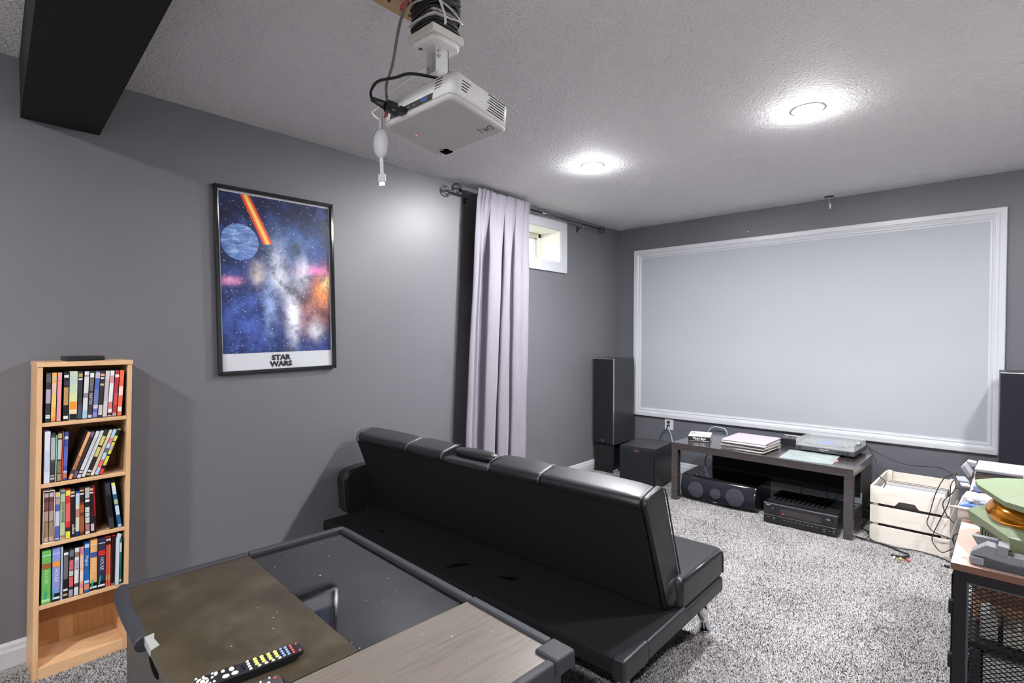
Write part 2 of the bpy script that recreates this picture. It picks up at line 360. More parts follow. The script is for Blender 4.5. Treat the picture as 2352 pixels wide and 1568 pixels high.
# planet, streak and drifting shards printed on the sheet
m_planet = mat('planet print', (.10, .22, .55), .35, coat=.2)
_c = texco(m_planet, (1, 4, 14)); setcol(m_planet, ramp(m_planet, noise(m_planet, _c, 4, 5, .7), [(.3, (.02, .05, .20)), (.5, (.09, .20, .52)), (.7, (.40, .55, .80))]))
bm = bmesh.new(); prism(bm, [(.0106, -.195+.092*math.cos(a), .20+.092*math.sin(a)) for a in [2*math.pi*i/40 for i in range(40)]], (.0004, 0, 0)); obj('planet_print', bm, m_planet, t)
for wd_, c, dx in ((.026, (.85, .12, .04), .0104), (.016, (.98, .45, .08), .0108), (.008, (1, .82, .35), .0111)):
    bm = bmesh.new(); prism(bm, [(dx, -.165-wd_, az1-.001), (dx, -.165+wd_*.9, az1-.001), (dx, -.055+wd_, .205), (dx, -.055-wd_, .20)], (.0004, 0, 0)); obj('streak_print', bm, flat(c, .35), t)
text('title_lettering', 'STAR\nWARS', .037, (.0108, .0, -ph+.058), (0, 1, 0), (0, 0, 1), flat((.12, .12, .15)), t, bold=.0022, sx=1.15)

# ================================================================== BOOKSHELF
SH = .0252   # racked sideways: sides lean, boards stay level
BX0, BX1, BY, BW, BT = -2.810, -2.622, .226, .293, .016
t = thing('media_bookshelf', 'narrow honey-oak media shelf, leaning sideways, filled with disc cases', 'bookshelf', (0, 0, 0))
def shear(d):
    bm = bmesh.new(); bx(bm, *d)
    for v in bm.verts: v.co.y += v.co.z*SH
    return bm
obj('side_panel', shear((BX0, BX1, BY, BY+BT, 0, 1.180)), m_oak, t, .0015)
obj('side_panel', shear((BX0, BX1, BY+BW-BT, BY+BW, 0, 1.180)), m_oak, t, .0015)
obj('top_board', shear((BX0, BX1+.003, BY-.002, BY+BW+.002, 1.180, 1.198)), m_oakh, t, .0015)
SHELVES = (.970, .739, .512, .280)
for z in SHELVES: obj('shelf_board', shear((BX0+.004, BX1-.002, BY+BT, BY+BW-BT, z-.016, z-.001)), m_oakh, t, .001)
obj('bottom_board', shear((BX0+.004, BX1, BY+BT, BY+BW-BT, .0, .046)), m_oakh, t, .0015)
obj('back_panel', shear((BX0-.003, BX0+.003, BY+.004, BY+BW-.004, 0, 1.18)), m_oakd, t, 0)
bm = bmesh.new()
for z in np.arange(.12, 1.12, .032):
    for x in (-2.645, -2.775): cyl(bm, (x, BY+BW-BT-.0006+z*SH, z), (x, BY+BW-BT+.001+z*SH, z), .0028, n=8)
obj('peg_holes', bm, m_gold, t)

ROWN = ('top shelf', 'second shelf', 'third shelf', 'lowest filled shelf')
def dvd(row, y0, w_, lean, c, bands=(), ttl=None, tc=(.9, .9, .9), case=(.07, .07, .08), h=.190, label='', ts=.010, tz=.5, upw=False, name='dvd_case', dep=.135, xf=-2.628):
    zb = SHELVES[row] - .0008
    ca, sa = math.cos(R(lean)), math.sin(R(lean))
    if lean < 0: zb += w_*math.sin(R(-lean))*0
    lift = w_*max(0., sa) if lean > 0 else 0.
    bm = bmesh.new(); bx(bm, -dep, 0, 0, w_, 0, h)
    o = obj(name, bm, flat(case, .3), None, .0012, 2)
    o.location = (xf + rnd.uniform(-.003, .002), y0, zb + lift); o.rotation_euler = (-R(lean), 0, 0)
    if lean < 0: o.location.z = zb
    tag(o, label, 'disc case', 'disc cases on the '+ROWN[row])
    bm = bmesh.new(); cols = [c]; e = .0009
    bs = [(0.012, .988, c)] + list(bands)
    mats = []
    for k, (a, b_, cc) in enumerate(bs):
        mats.append(flat(cc, .35)); bx(bm, .0, .0005+.0002*k, e, w_-e, a*h, b_*h, k)
    obj('spine_print', bm, mats, o)
    if ttl:
        d = -1 if not upw else 1
        text('title_lettering', ttl, ts, (.0014+.0002*len(bands), w_/2, tz*h), (0, 0, d), (0, -d, 0), flat(tc), o, ext=.0002)
    return o
W_, K_ = (.88, .88, .88), (.10, .09, .10)
# top shelf
dvd(0, .2752, .0150, 1.7, (.20, .19, .20), [(.38, .66, (.70, .62, .72)), (.08, .12, W_), (.13, .15, W_), (.80, .97, (.36, .35, .36))], label='black disc case with lilac blot, leftmost on the top shelf')
dvd(0, .2912, .0148, 2.0, (.92, .70, .35), [(.30, .55, (.90, .78, .42)), (.56, .78, (.90, .72, .66)), (.84, .92, (.80, .72, .55)), (.02, .10, (.94, .58, .25))], label='yellow and pink disc case, second from left on the top shelf')
dvd(0, .3068, .0135, 2.1, (.90, .60, .61), [(.82, .83, (.75, .45, .48)), (.05, .45, (.88, .58, .60))], None, label='plain pink disc case on the top shelf')
dvd(0, .3270, .0155, 1.8, (.16, .12, .13), [(.32, .68, (.72, .56, .36)), (.04, .10, W_), (.88, .93, W_), (.72, .80, (.28, .22, .36))], label='dark disc case with gold strip after the gap on the top shelf')
dvd(0, .3450, .0232, 1.7, (.76, .82, .70), [(.012, .13, K_), (.22, .38, (.93, .58, .20)), (.13, .22, (.90, .84, .66)), (.38, .55, (.84, .85, .62)), (.75, .92, (.72, .80, .76))], case=(.82, .86, .86), label='wide pale green disc box with orange lettering on the top shelf')
dvd(0, .3692, .0142, 2.0, (.22, .22, .24), [(.88, .95, (.72, .62, .36)), (.82, .85, W_), (.04, .30, (.28, .31, .40))], label='charcoal disc case right of the pale green box on the top shelf')
dvd(0, .3842, .0160, 3.2, (.85, .85, .86), [(.012, .18, (.64, .76, .88)), (.44, .54, (.55, .55, .55)), (.88, .91, (.5, .5, .5))], label='white disc case fading to pale blue at its base on the top shelf')
dvd(0, .4010, .0140, 3.3, (.24, .21, .21), [(.02, .08, (.82, .74, .74)), (.86, .95, W_), (.58, .84, (.45, .42, .41))], 'KILLERS', (.93, .86, .84), ts=.0135, tz=.42, upw=True, label='dark disc case with tall white capital lettering on the top shelf')
dvd(0, .4160, .0160, 4.0, (.32, .42, .72), [(.84, .96, (.78, .74, .78)), (.2, .28, (.85, .75, .82)), (.03, .12, (.55, .55, .80)), (.28, .6, (.42, .48, .68))], label='blue disc case on the top shelf')
dvd(0, .4330, .0142, 3.8, (.20, .17, .17), [(.06, .27, (.78, .76, .72)), (.88, .93, (.86, .68, .55)), (.82, .85, W_), (.68, .72, (.80, .74, .55))], label='black-brown disc case with pale strip near its base on the top shelf')
dvd(0, .4482, .0150, 4.0, (.80, .78, .78), [(.35, .80, (.74, .71, .71))], label='light grey disc case near the right end of the top shelf')
dvd(0, .4640, .0145, 3.9, (.90, .89, .89), [(.03, .09, (.40, .18, .18)), (.17, .32, (.82, .48, .48)), (.72, .88, (.84, .60, .60))], label='white disc case with red print on the top shelf')
dvd(0, .4796, .0145, 4.0, (.72, .20, .22), [(.84, .90, (.9, .85, .85)), (.012, .08, (.70, .58, .55)), (.25, .50, (.80, .32, .34))], None, W_, label='dark red disc case on the top shelf')
dvd(0, .4955, .0150, 3.8, (.94, .42, .28), [(.44, .64, (.96, .82, .78)), (.10, .20, (.9, .88, .85))], label='orange-red disc case, rightmost on the top shelf')
# second shelf
dvd(1, .2690, .0165, 1.7, (.84, .85, .89), [(.22, .62, (.76, .78, .84))], case=(.82, .83, .86), h=.196, label='thick white disc case, leftmost on the second shelf')
dvd(1, .2862, .0140, 1.8, (.20, .21, .22), [(.40, .94, (.30, .31, .31)), (.46, .90, (.68, .70, .70)), (.06, .10, (.7, .7, .7)), (.12, .15, (.6, .6, .6))], label='black disc case with grey vertical lettering on the second shelf')
dvd(1, .3008, .0040, 2.0, (.60, .74, .68), h=.180, case=(.5, .65, .58), label='thin mint green booklet case on the second shelf')
dvd(1, .3052, .0130, 2.0, (.17, .14, .13), [(.45, .85, (.72, .74, .72)), (.18, .42, (.52, .44, .34)), (.02, .16, (.66, .56, .36)), (.88, .97, (.74, .68, .40))], label='dark brown disc case with white strip on the second shelf')
dvd(1, .3186, .0040, 2.3, (.86, .30, .20), case=(.75, .2, .15), label='thin red disc case on the second shelf')
dvd(1, .3230, .0128, 2.5, (.22, .30, .62), [(.84, .90, (.80, .80, .86)), (.16, .20, (.76, .76, .84)), (.05, .15, (.72, .45, .30)), (.30, .68, (.36, .40, .72))], None, label='blue disc case with white script standing before the gap on the second shelf')
dvd(1, .3385, .0115, 19.5, (.90, .62, .40), [(.012, .12, (.92, .58, .38)), (.12, .2, (.25, .25, .28)), (.72, .96, (.92, .68, .44))], 'MARTIN LIVE', (.22, .13, .08), case=(.24, .20, .20), ts=.0095, tz=.34, upw=True, label='orange leaning disc case, first of the tilted row on the second shelf')
dvd(1, .3512, .0118, 19.5, (.26, .22, .24), [(.88, .97, (.50, .46, .62)), (.02, .16, (.46, .40, .52))], label='brown-black leaning disc case with lilac ends on the second shelf')
dvd(1, .3640, .0128, 20., (.82, .82, .82), [(.08, .11, (.30, .24, .20)), (.15, .17, (.25, .25, .25)), (.40, .85, (.76, .76, .76))], label='light grey leaning disc case on the second shelf')
dvd(1, .3780, .0122, 20., (.84, .84, .85), case=(.12, .12, .13), label='white leaning disc case in black plastic on the second shelf')
dvd(1, .3915, .0135, 20., (.16, .16, .16), [(.42, .62, (.80, .76, .42)), (.66, .86, (.80, .76, .42)), (.10, .14, (.8, .8, .8)), (.03, .07, (.7, .62, .42))], label='black leaning disc case with yellow lettering on the second shelf')
dvd(1, .4062, .0120, 20.2, (.84, .79, .70), [(.2, .8, (.80, .74, .64))], label='cream leaning disc case on the second shelf')
dvd(1, .4195, .0128, 20.2, (.72, .82, .90), [(.16, .34, (.90, .42, .44)), (.012, .12, (.68, .76, .90)), (.68, .80, (.88, .50, .52)), (.48, .58, (.40, .42, .55))], label='light blue leaning disc case with red print on the second shelf')
dvd(1, .4335, .0120, 19.8, (.82, .82, .30), [(.012, .13, (.90, .25, .20)), (.13, .2, K_), (.52, .62, (.75, .65, .62)), (.40, .44, K_), (.70, .72, K_), (.84, .97, K_)], label='yellow and black leaning disc case with red base, last of the tilted row')
# third shelf
box_ = thing('slipcase', 'white open slipcase holding two maroon disc cases on the third shelf', 'slipcase', (-2.627, .2632, SHELVES[2]-.0006)); box_.rotation_euler = (-R(1.4), 0, 0)
for d in ((-.14, 0, 0, .0012, 0, .197), (-.14, 0, .0316, .0328, 0, .197), (-.14, 0, 0, .0328, 0, .0012), (-.14, 0, 0, .0328, .1958, .197)): box('slipcase_wall', d, m_cardb, box_, 0)
mr = [(.10, .40, (.62, .52, .40)), (.42, .62, (.72, .62, .56)), (.012, .10, (.78, .66, .60)), (.90, .985, (.76, .70, .70)), (.64, .8, (.50, .32, .32))]
for k, lb in ((0, 'left'), (1, 'right')):
    d = dvd(2, .2652+.0146*k, .0140, 1.4, (.42, .24, .24), mr, label='maroon disc case in the white slipcase, the %s one of the pair' % lb, case=(.3, .12, .12), h=.190); d.location.z += .0016; d.location.x -= .004
dvd(2, .2968, .0145, 1.5, (.34, .38, .66), [(.30, .60, (.76, .77, .86)), (.88, .98, (.84, .72, .45)), (.74, .86, (.72, .60, .58)), (.03, .06, (.7, .72, .84))], label='blue disc case with white block lettering on the third shelf')
dvd(2, .3122, .0155, 1.2, (.70, .77, .62), [(.04, .09, (.72, .45, .42)), (.93, .985, (.35, .40, .45))], 'JOHN WAYNE', (.20, .24, .16), ts=.0125, tz=.56, case=(.62, .7, .55), label='pale green disc case with dark capital lettering on the third shelf')
dvd(2, .3286, .0146, 1.0, (.82, .22, .20), [(.012, .15, (.86, .86, .30)), (.15, .23, (.2, .16, .16)), (.88, .985, (.88, .84, .30)), (.35, .72, (.88, .40, .38))], case=(.7, .12, .12), label='red disc case with yellow ends on the third shelf')
dvd(2, .3438, .0140, .7, (.13, .12, .13), [(.90, .95, (.86, .66, .52)), (.84, .87, W_)], 'eragon', (.92, .92, .92), ts=.014, tz=.17, upw=True, label='black disc case with white lettering at its foot on the third shelf')
dvd(2, .3586, .0132, .9, (.82, .80, .70), [(.012, .11, (.12, .20, .40)), (.95, .988, (.15, .35, .62)), (.42, .60, (.72, .48, .42)), (.72, .94, (.74, .78, .84))], h=.178, case=(.10, .22, .42), label='ivory disc case with navy base on the third shelf')
dvd(2, .3724, .0145, .5, (.42, .22, .14), [(.70, .98, (.16, .12, .12)), (.48, .64, (.66, .36, .20)), (.08, .4, (.62, .36, .22)), (.92, .95, (.86, .66, .52)), (.85, .88, W_)], label='brown and orange disc case on the third shelf')
dvd(2, .3885, .0150, .3, (.14, .13, .14), [(.24, .57, (.80, .80, .78)), (.08, .22, (.72, .45, .45)), (.012, .07, (.84, .82, .82)), (.76, .98, (.74, .68, .68)), (.68, .73, W_), (.36, .37, K_), (.46, .47, K_)], label='black and white disc case with stacked capitals on the third shelf')
dvd(2, .4062, .0120, -.8, (.12, .11, .12), [(.90, .95, (.86, .62, .48)), (.84, .87, W_), (.05, .20, (.75, .73, .73)), (.35, .45, (.2, .17, .18))], label='black disc case with white foot print before the gap on the third shelf')
dvd(2, .4188, .0060, -1.2, (.62, .10, .14), [(.012, .35, K_)], label='thin crimson disc case beside the gap on the third shelf', case=(.45, .05, .08))
dvd(2, .4672, .0158, -4.1, (.22, .22, .24), [(.26, .74, (.08, .08, .09))], case=(.20, .20, .22), label='plain charcoal case tilted against its neighbour on the third shelf')
dvd(2, .4945, .0135, -6.6, (.14, .36, .52), [(.93, .988, (.84, .86, .34)), (.74, .93, (.84, .85, .87)), (.012, .07, (.60, .74, .86)), (.28, .48, (.78, .84, .90)), (.52, .62, (.66, .72, .52))], case=(.1, .26, .42), label='blue disc case with yellow top, rightmost and tilted on the third shelf')
# lowest filled shelf
def house(y0, w_, c, band, lab, tcol=(.9, .9, .92), foot=K_, **k):
    return dvd(3, y0, w_, 1.4, c, [(.012, .16, foot), (.05, .09, W_ if foot == K_ else (.7, .88, .62)), (.66, .76, band), (.9, .915, (.8, .82, .85))], 'HOUSE', tcol, case=tuple(q*.8 for q in c), ts=.016, tz=.50, h=.203, label=lab, **k)
house(.2558, .0270, (.42, .72, .36), (.60, .36, .22), 'thick green disc box, leftmost on the lowest filled shelf', (.75, .90, .68), (.45, .76, .40))
house(.2860, .0232, (.53, .58, .82), (.93, .58, .22), 'periwinkle blue disc box with orange band on the lowest filled shelf')
dvd(3, .3106, .0062, 1.5, (.70, .74, .79), case=(.62, .66, .72), h=.203, label='thin pale grey disc case on the lowest filled shelf')
dvd(3, .3182, .0148, 1.7, (.13, .12, .13), [(.40, .88, (.42, .41, .42)), (.89, .94, W_), (.16, .20, W_), (.06, .10, (.75, .62, .52))], label='black disc case with two columns of grey print on the lowest filled shelf')
dvd(3, .3346, .0140, 1.8, (.20, .20, .22), [(.22, .42, (.84, .36, .38)), (.56, .76, (.80, .40, .42)), (.44, .54, (.76, .76, .74)), (.02, .16, (.62, .62, .66)), (.84, .96, (.42, .44, .50))], label='black, red and white disc case on the lowest filled shelf')
dvd(3, .3504, .0150, 1.8, (.86, .86, .86), [(.18, .26, (.36, .26, .24)), (.80, .90, (.55, .42, .38)), (.02, .14, (.82, .81, .80))], 'CLICK', (.16, .24, .50), ts=.0135, tz=.63, label='white disc case with blue capital lettering on the lowest filled shelf')
dvd(3, .3670, .0128, 1.6, (.90, .66, .46), [(.55, .80, (.88, .74, .66)), (.14, .22, (.84, .50, .62)), (.84, .97, (.82, .48, .60)), (.28, .5, (.88, .82, .78))], label='peach and pink disc case on the lowest filled shelf')
dvd(3, .3815, .0165, 1.3, (.16, .38, .66), [(.06, .18, (.82, .52, .40)), (.90, .97, (.72, .82, .92)), (.2, .25, (.76, .85, .94))], 'Magnus', (.86, .90, .95), ts=.0135, tz=.64, case=(.1, .25, .48), h=.199, label='bright blue disc case with white lettering on the lowest filled shelf')
house(.4000, .0232, (.92, .70, .44), (.26, .34, .62), 'apricot disc box with blue band on the lowest filled shelf', (.95, .85, .70))
house(.4248, .0238, (.20, .18, .28), (.84, .18, .18), 'navy disc box with red band on the lowest filled shelf')
for k, lb in ((0, 'left'), (1, 'right')):
    dvd(3, .4502+.0082*k, .0078, 1.3, (.88, .40, .30), [(.84, .988, K_), (.92, .96, W_), (.14, .24, (.74, .66, .44))], h=.203, case=(.7, .25, .18), label='thin red and black disc case, the %s one of the pair' % lb)
dvd(3, .4674, .0120, 2.0, (.10, .09, .10), [(.012, .05, (.5, .5, .5))], h=.204, case=(.62, .10, .10), label='black folder with red edges on the lowest filled shelf')
bk = dvd(3, .4808, .0118, 1.8, (.80, .81, .84), h=.190, case=(.78, .79, .82), name='book', label='worn white paperback with a torn top on the lowest filled shelf', xf=-2.618); bk['category'] = 'book'
bm = bmesh.new(); prism(bm, [(.001, .0, .186), (.001, .014, .188), (.001, .018, .204), (.001, .004, .212)], (-.004, 0, 0)); obj('torn_flap', bm, m_paper, bk)
bk2 = dvd(3, .4938, .0075, 1.4, (.10, .42, .38), [(.7, .9, (.75, .84, .82)), (.06, .1, (.8, .82, .8))], h=.188, case=(.08, .35, .32), name='book', label='dark teal green book, rightmost on the lowest filled shelf', xf=-2.62); bk2['category'] = 'book'
for o in (bk, bk2): o['group'] = 'books on the lowest filled shelf'
m_teal = flat((.10, .66, .62))
for y, z in ((.262, .292), (.286, .283), (.4035, .285), (.4275, .292)):
    bm = bmesh.new(); prism(bm, [(-2.6255, y, z+.01), (-2.6255, y+.004, z+.008), (-2.6255, y+.010, z+.040), (-2.6255, y+.006, z+.042)], (.0006, 0, 0))
    tag(obj('price_sticker', bm, m_teal), 'small teal sticker strip on the spine of the %s disc box' % {.262: 'green', .286: 'periwinkle', .4035: 'apricot', .4275: 'navy'}[y], 'sticker', 'teal stickers on disc boxes')
t = thing('streaming_box', 'small flat black box lying on top of the oak shelf', 'electronic box', (-2.712, .402, 1.1985), R(2))
box('case', (-.05, .05, -.062, .062, 0, .018), m_blackplast, t, .003); box('front_panel', (.05, .0505, -.056, .06, .003, .015), m_blackgloss, t, 0)

# ================================================================== SOFA BED (seen from behind)
SX0, SX1 = -2.70, -.815
t = thing('sofa_bed', 'black leatherette sofa bed with its reclined back towards the camera', 'sofa', (0, 0, 0))
bk_prof = [(1.800, .288), (1.640, .708), (1.644, .724), (1.660, .738), (1.742, .757), (1.766, .750), (1.780, .724), (1.905, .380), (1.900, .300)]
def back_part(name, x0, x1, prof=bk_prof, m=m_leather, bev=.010):
    bm = bmesh.new(); nx = max(2, int((x1-x0)/.06)); rows = []
    for i in range(nx+1):
        f = i/nx; e = min(f, 1-f)*nx; sag = .004*math.sin(math.pi*f)**.5 - (.002 if i in (0, nx) else 0)
        rows.append([bm.verts.new((x0+(x1-x0)*f, y-(sag if k < 3 else -sag), z+(sag if 1 < k < 7 else 0))) for k, (y, z) in enumerate(prof)])
    n = len(prof)
    for a, b in zip(rows, rows[1:]):
        for k in range(n): 
            q = bm.faces.new((a[k], a[(k+1) % n], b[(k+1) % n], b[k])); q.smooth = True
    bm.faces.new(rows[0]); bm.faces.new(rows[-1])
    return obj(name, bm, m, t, bev, 3)
back_part('backrest', SX0, -2.2315); back_part('backrest', -2.2285, -1.9515)
con_prof = [(1.800, .288), (1.640, .700), (1.650, .712), (1.690, .716), (1.725, .716), (1.760, .712), (1.780, .700), (1.905, .380), (1.900, .300)]
back_part('backrest_console', -1.948, -1.632, con_prof)
bm = bmesh.new(); ell(bm, (-1.79, 1.735, .733), (.150, .045, .024), 24, 10)
for v in bm.verts: v.co.x = -1.79+max(-.135, min(.135, (v.co.x+1.79)*1.25))
obj('console_pillow', bm, m_leather, t)
back_part('backrest', -1.6285, -1.3415); back_part('backrest', -1.3385, -.8835); back_part('backrest', -.8815, -.855)
# flat cloth over the rear face
bm = bmesh.new()
def rear(x, s, off): 
    y = 1.797+(1.640-1.797)*s; z = .292+(.712-.292)*s; return (x, y-off*.93, z-off*.36)
quad(bm, [rear(SX0+.012, 0, .009), rear(-.872, 0, .009), rear(-.872, .965, .012), rear(SX0+.012, .965, .012)])
obj('rear_cloth', bm, m_fabric, t)
for xs in (-2.23, -1.95, -1.63, -1.34):
    bm = bmesh.new(); tube(bm, [(xs, 1.640, .700), (xs, 1.641, .722), (xs, 1.658, .7395), (xs, 1.742, .7585), (xs, 1.768, .751)], .0009, 6); obj('seam_stitch', bm, m_stitch, t)
for xs in (-.853, SX0-.002):
    bm = bmesh.new(); tube(bm, [(xs, y, z) for y, z in ((1.800, .290), (1.638, .705), (1.646, .732), (1.672, .748), (1.744, .756), (1.772, .744), (1.786, .716), (1.908, .380))], .0032, 8); obj('piping', bm, m_pipe, t)
bm = bmesh.new(); ell(bm, (-.862, 1.845, .335), (.022, .060, .060), 16, 10); obj('wrinkled_gusset', bm, m_leather, t)
for x0, x1 in ((SX0, -1.765), (-1.76, -.823)):
    box('seat_cushion', (x0, x1, 1.85, 2.275, .262, .392), m_leather, t, .028, 4)
bm = bmesh.new(); tube(bm, [(-.826, 1.88, .384), (-.826, 2.235, .386), (-.826, 2.262, .372), (-.826, 2.270, .345), (-.826, 2.270, .28)], .0045, 8); obj('piping', bm, m_pipe, t)
box('base_frame', (SX0+.01, SX1-.004, 1.85, 2.262, .205, .268), m_leather, t, .012, 3)
box('rear_deck', (SX0, SX1-.012, 1.425, 1.86, .222, .281), m_fabric, t, .012, 3)
box('deck_side', (SX1-.020, SX1, 1.58, 1.88, .218, .284), m_leather, t, .008, 3)
bm = bmesh.new(); prism(bm, [(-.862, 1.420, .214), (SX1+.003, 1.420, .214), (SX1+.003, 1.420, .290), (-.862, 1.420, .290)], (0, .16, 0))
for v in bm.verts:
    if v.co.y > 1.5 and v.co.x < -.85: v.co.x = -.835
obj('corner_cap', bm, m_leather, t, .010, 3)
m_hole = mat('painted hole shade', (.002, .002, .002), .9, spec=.05)  # near-black painted in for shade inside tears, slots, vents and the lens cut-out
for cx, cy, rx, ry, a in ((-2.32, 1.555, .022, .010, .4), (-1.72, 1.545, .055, .016, 1.1), (-1.47, 1.607, .045, .014, .5)):
    bm = bmesh.new(); P = []
    for k in range(14):
        q = 2*math.pi*k/14; rr = 1+.25*math.sin(3*q+cx*9); P.append((cx+rx*rr*math.cos(q)*math.cos(a)-ry*rr*math.sin(q)*math.sin(a), cy+rx*rr*math.cos(q)*math.sin(a)+ry*rr*math.sin(q)*math.cos(a), .2815))
    quad(bm, P); obj('torn_hole', bm, m_hole, t)
for x, xb in ((-.845, -.905), (-2.63, -2.57)):
    bm = bmesh.new(); cyl(bm, (x, 2.085, .21), (xb, 2.275, .008), .021, .021, 20); l_ = obj('leg', bm, m_chrome, t)
    bm = bmesh.new(); cyl(bm, (xb, 2.277, .0), (xb, 2.277, .009), .033, n=24); obj('foot_pad', bm, m_chrome, l_)
for x in (-.838, -2.66):
    bm = bmesh.new(); cyl(bm, (x, 1.458, .215), (x, 1.45, .006), .019, .019, 20); l_ = obj('leg', bm, m_chrome, t)
    bm = bmesh.new(); cyl(bm, (x, 1.45, 0), (x, 1.45, .007), .03, n=24); obj('foot_pad', bm, m_chrome, l_)
bm = bmesh.new(); prism(bm, [(-2.802, 1.60, .262), (-2.802, 1.572, .30), (-2.802, 1.560, .48), (-2.802, 1.59, .522), (-2.802, 1.70, .535), (-2.802, 2.12, .535), (-2.802, 2.16, .49), (-2.802, 2.16, .262)], (.098, 0, 0)); obj('armrest', bm, m_leather, t, .022, 4)
bm = bmesh.new(); tube(bm, [(-2.703, 1.585, .28), (-2.703, 1.566, .32), (-2.703, 1.556, .48), (-2.703, 1.585, .524), (-2.703, 1.70, .537)], .004, 8); obj('piping', bm, m_pipe, t)
box('armrest_bracket', (-2.76, -2.69, 1.7, 2.1, .225, .30), m_softblack, t, .004)

# ================================================================== COFFEE TABLE
t = thing('coffee_table', 'low brown and black coffee table with foam edge guards in the foreground', 'table', (-2.023, 1.155, 0), R(-3.1))
TL, TD, TS, TY = 1.236, .763, .848, -.377
box('left_side', (.012, .030, -TD+.012, -.012, .05, .455), m_tabside, t, .002)
box('right_side', (TL-.030, TL-.012, -TD+.012, -.012, .05, .455), m_tabside, t, .002)
box('far_side', (.030, TL-.030, -.030, -.012, .05, .455), m_tabside, t, .002)
for x0, x1 in ((.030, .62), (.624, TL-.03)):
    d_ = box('drawer_front', (x0, x1, -TD+.012, -TD+.030, .08, .445), m_tabside, t, .002)
    bm = bmesh.new(); xm = (x0+x1)/2+.10; P = [(xm-.06+.12*i/10, -TD+.0115, .405-.016*math.sin(math.pi*i/10)) for i in range(11)]
    prism(bm, [(xm-.06, -TD+.0115, .43), (xm+.06, -TD+.0115, .43)]+P[::-1], (0, .004, 0)); obj('handle_slot', bm, m_hole, d_)
for x in (.03, TL-.07):
    for y in (-TD+.03, -.07): box('foot', (x, x+.04, y, y+.04, 0, .05), m_tabside, t, .002)
box('lift_panel', (.004, TS-.002, -TD, TY-.002, .455, .480), m_tabbrown, t, .002)
box('glass_panel', (.004, TS-.002, TY+.003, -.004, .452, .471), m_tabblack, t, .001)
box('end_panel', (TS+.002, TL-.004, -TD, -.004, .455, .480), m_tabgrey, t, .002)
def guard(d, lab=None, m=m_foam): return box('foam_guard', d, m, t, .008, 3)
guard((-.012, .016, -.376, .008, .448, .4865)); guard((-.012, .016, -TD+.002, -.378, .450, .4865))
guard((.016, TS, -.018, .012, .448, .4865)); guard((TS+.003, TL-.065, -.017, .014, .446, .489)); guard((TL-.063, TL+.014, -.060, .016, .444, .491))
guard((TL-.016, TL+.013, -.50, -.062, .446, .489))
bm = bmesh.new(); tube(bm, spline([(-.004, -TD+.008, .470), (.05, -TD-.004, .470), (.18, -TD-.007, .467), (.30, -TD-.006, .466), (.385, -TD-.004, .462)], 6), .021, 10); obj('sagging_foam_guard', bm, m_foam, t)
bm = bmesh.new(); prism(bm, [(.385, -TD-.002, .4805), (.47, -TD-.002, .4805), (.455, -TD+.020, .4805), (.41, -TD+.016, .4805), (.38, -TD+.022, .4805)], (0, 0, .0012)); prism(bm, [(.38, -TD-.0015, .456), (.46, -TD-.0015, .460), (.47, -TD-.0015, .482), (.385, -TD-.0015, .482)], (0, .001, 0)); obj('torn_tape', bm, m_tape, t)
m_dust = mat('pale dust fleck', (.75, .74, .70), .8); bm = bmesh.new()
for _ in range(46):
    x, y = rnd.uniform(.05, TL-.05), rnd.uniform(-TD+.03, -.04); z = .4803 if (x > TS or y < TY) else .4713; s_ = rnd.uniform(.0006, .0017); a = rnd.uniform(0, 3); l_ = s_*rnd.choice((1, 1, 2.5))
    quad(bm, [(x+l_*math.cos(a), y+l_*math.sin(a), z), (x-s_*math.sin(a), y+s_*math.cos(a), z), (x-l_*math.cos(a), y-l_*math.sin(a), z), (x+s_*math.sin(a), y-s_*math.cos(a), z)])
o = obj('dust_flecks', bm, m_dust, t); o['kind'] = 'stuff'

# ------------------------------------------------------------------ remotes on the table
def btn_mesh(name, rx, ry, h=.0035):
    bm = bmesh.new(); ell(bm, (0, 0, 0), (rx, ry, h), 14, 6); return bm
BT_ = {}
def button(parent, x, y, z, rx, ry, m, name='button'):
    k = (rx, ry, m.name)
    if k not in BT_:
        o = obj(name, btn_mesh(name, rx, ry), m, parent); BT_[k] = o.data
    else:
        o = bpy.data.objects.new(name, BT_[k]); C.objects.link(o); o.parent = parent
    o.location = (x, y, z); return o
t = thing('remote_control', 'long black remote with red, blue and yellow buttons on the coffee table', 'remote', (-1.2905, .622, .4805), R(-8.3)+math.pi)
# local x: across, local y: from the far end (0) towards the viewer
bm = bmesh.new(); L_ = .235
sec = [(0, .018, .010, .0225), (.012, .0215, .006, .0235), (.05, .0235, .0, .0235), (.13, .0235, 0, .022), (.15, .0235, 0, .0235), (L_, .0235, 0, .024)]
rings = []
for y, hw, zb_, zt_ in sec: rings.append([bm.verts.new(p) for p in ((-hw*.8, y, zb_), (hw*.8, y, zb_), (hw, y, zt_-.003), (hw*.94, y, zt_), (-hw*.94, y, zt_), (-hw, y, zt_-.003))])
for a, b in zip(rings, rings[1:]):
    for k in range(6): bm.faces.new((a[k], a[(k+1) % 6], b[(k+1) % 6], b[k]))
bm.faces.new(rings[0]); bm.faces.new(rings[-1]); obj('body', bm, m_blackplast, t, .0012)
mr_, mb_, my_, mw_ = flat((.93, .36, .36)), flat((.58, .70, .94)), flat((.88, .88, .48)), flat((.86, .85, .82))
for x in (.0165, -.0165): button(t, x, .010, .0232, .0028, .0028, mr_)
for k in range(4): button(t, .0165-.011*k, .024, .0236, .0030, .0030, mr_)
for r_ in range(2):
    for k in range(4): button(t, .0165-.011*k, .036+.011*r_, .0236, .0031, .0036, mb_)
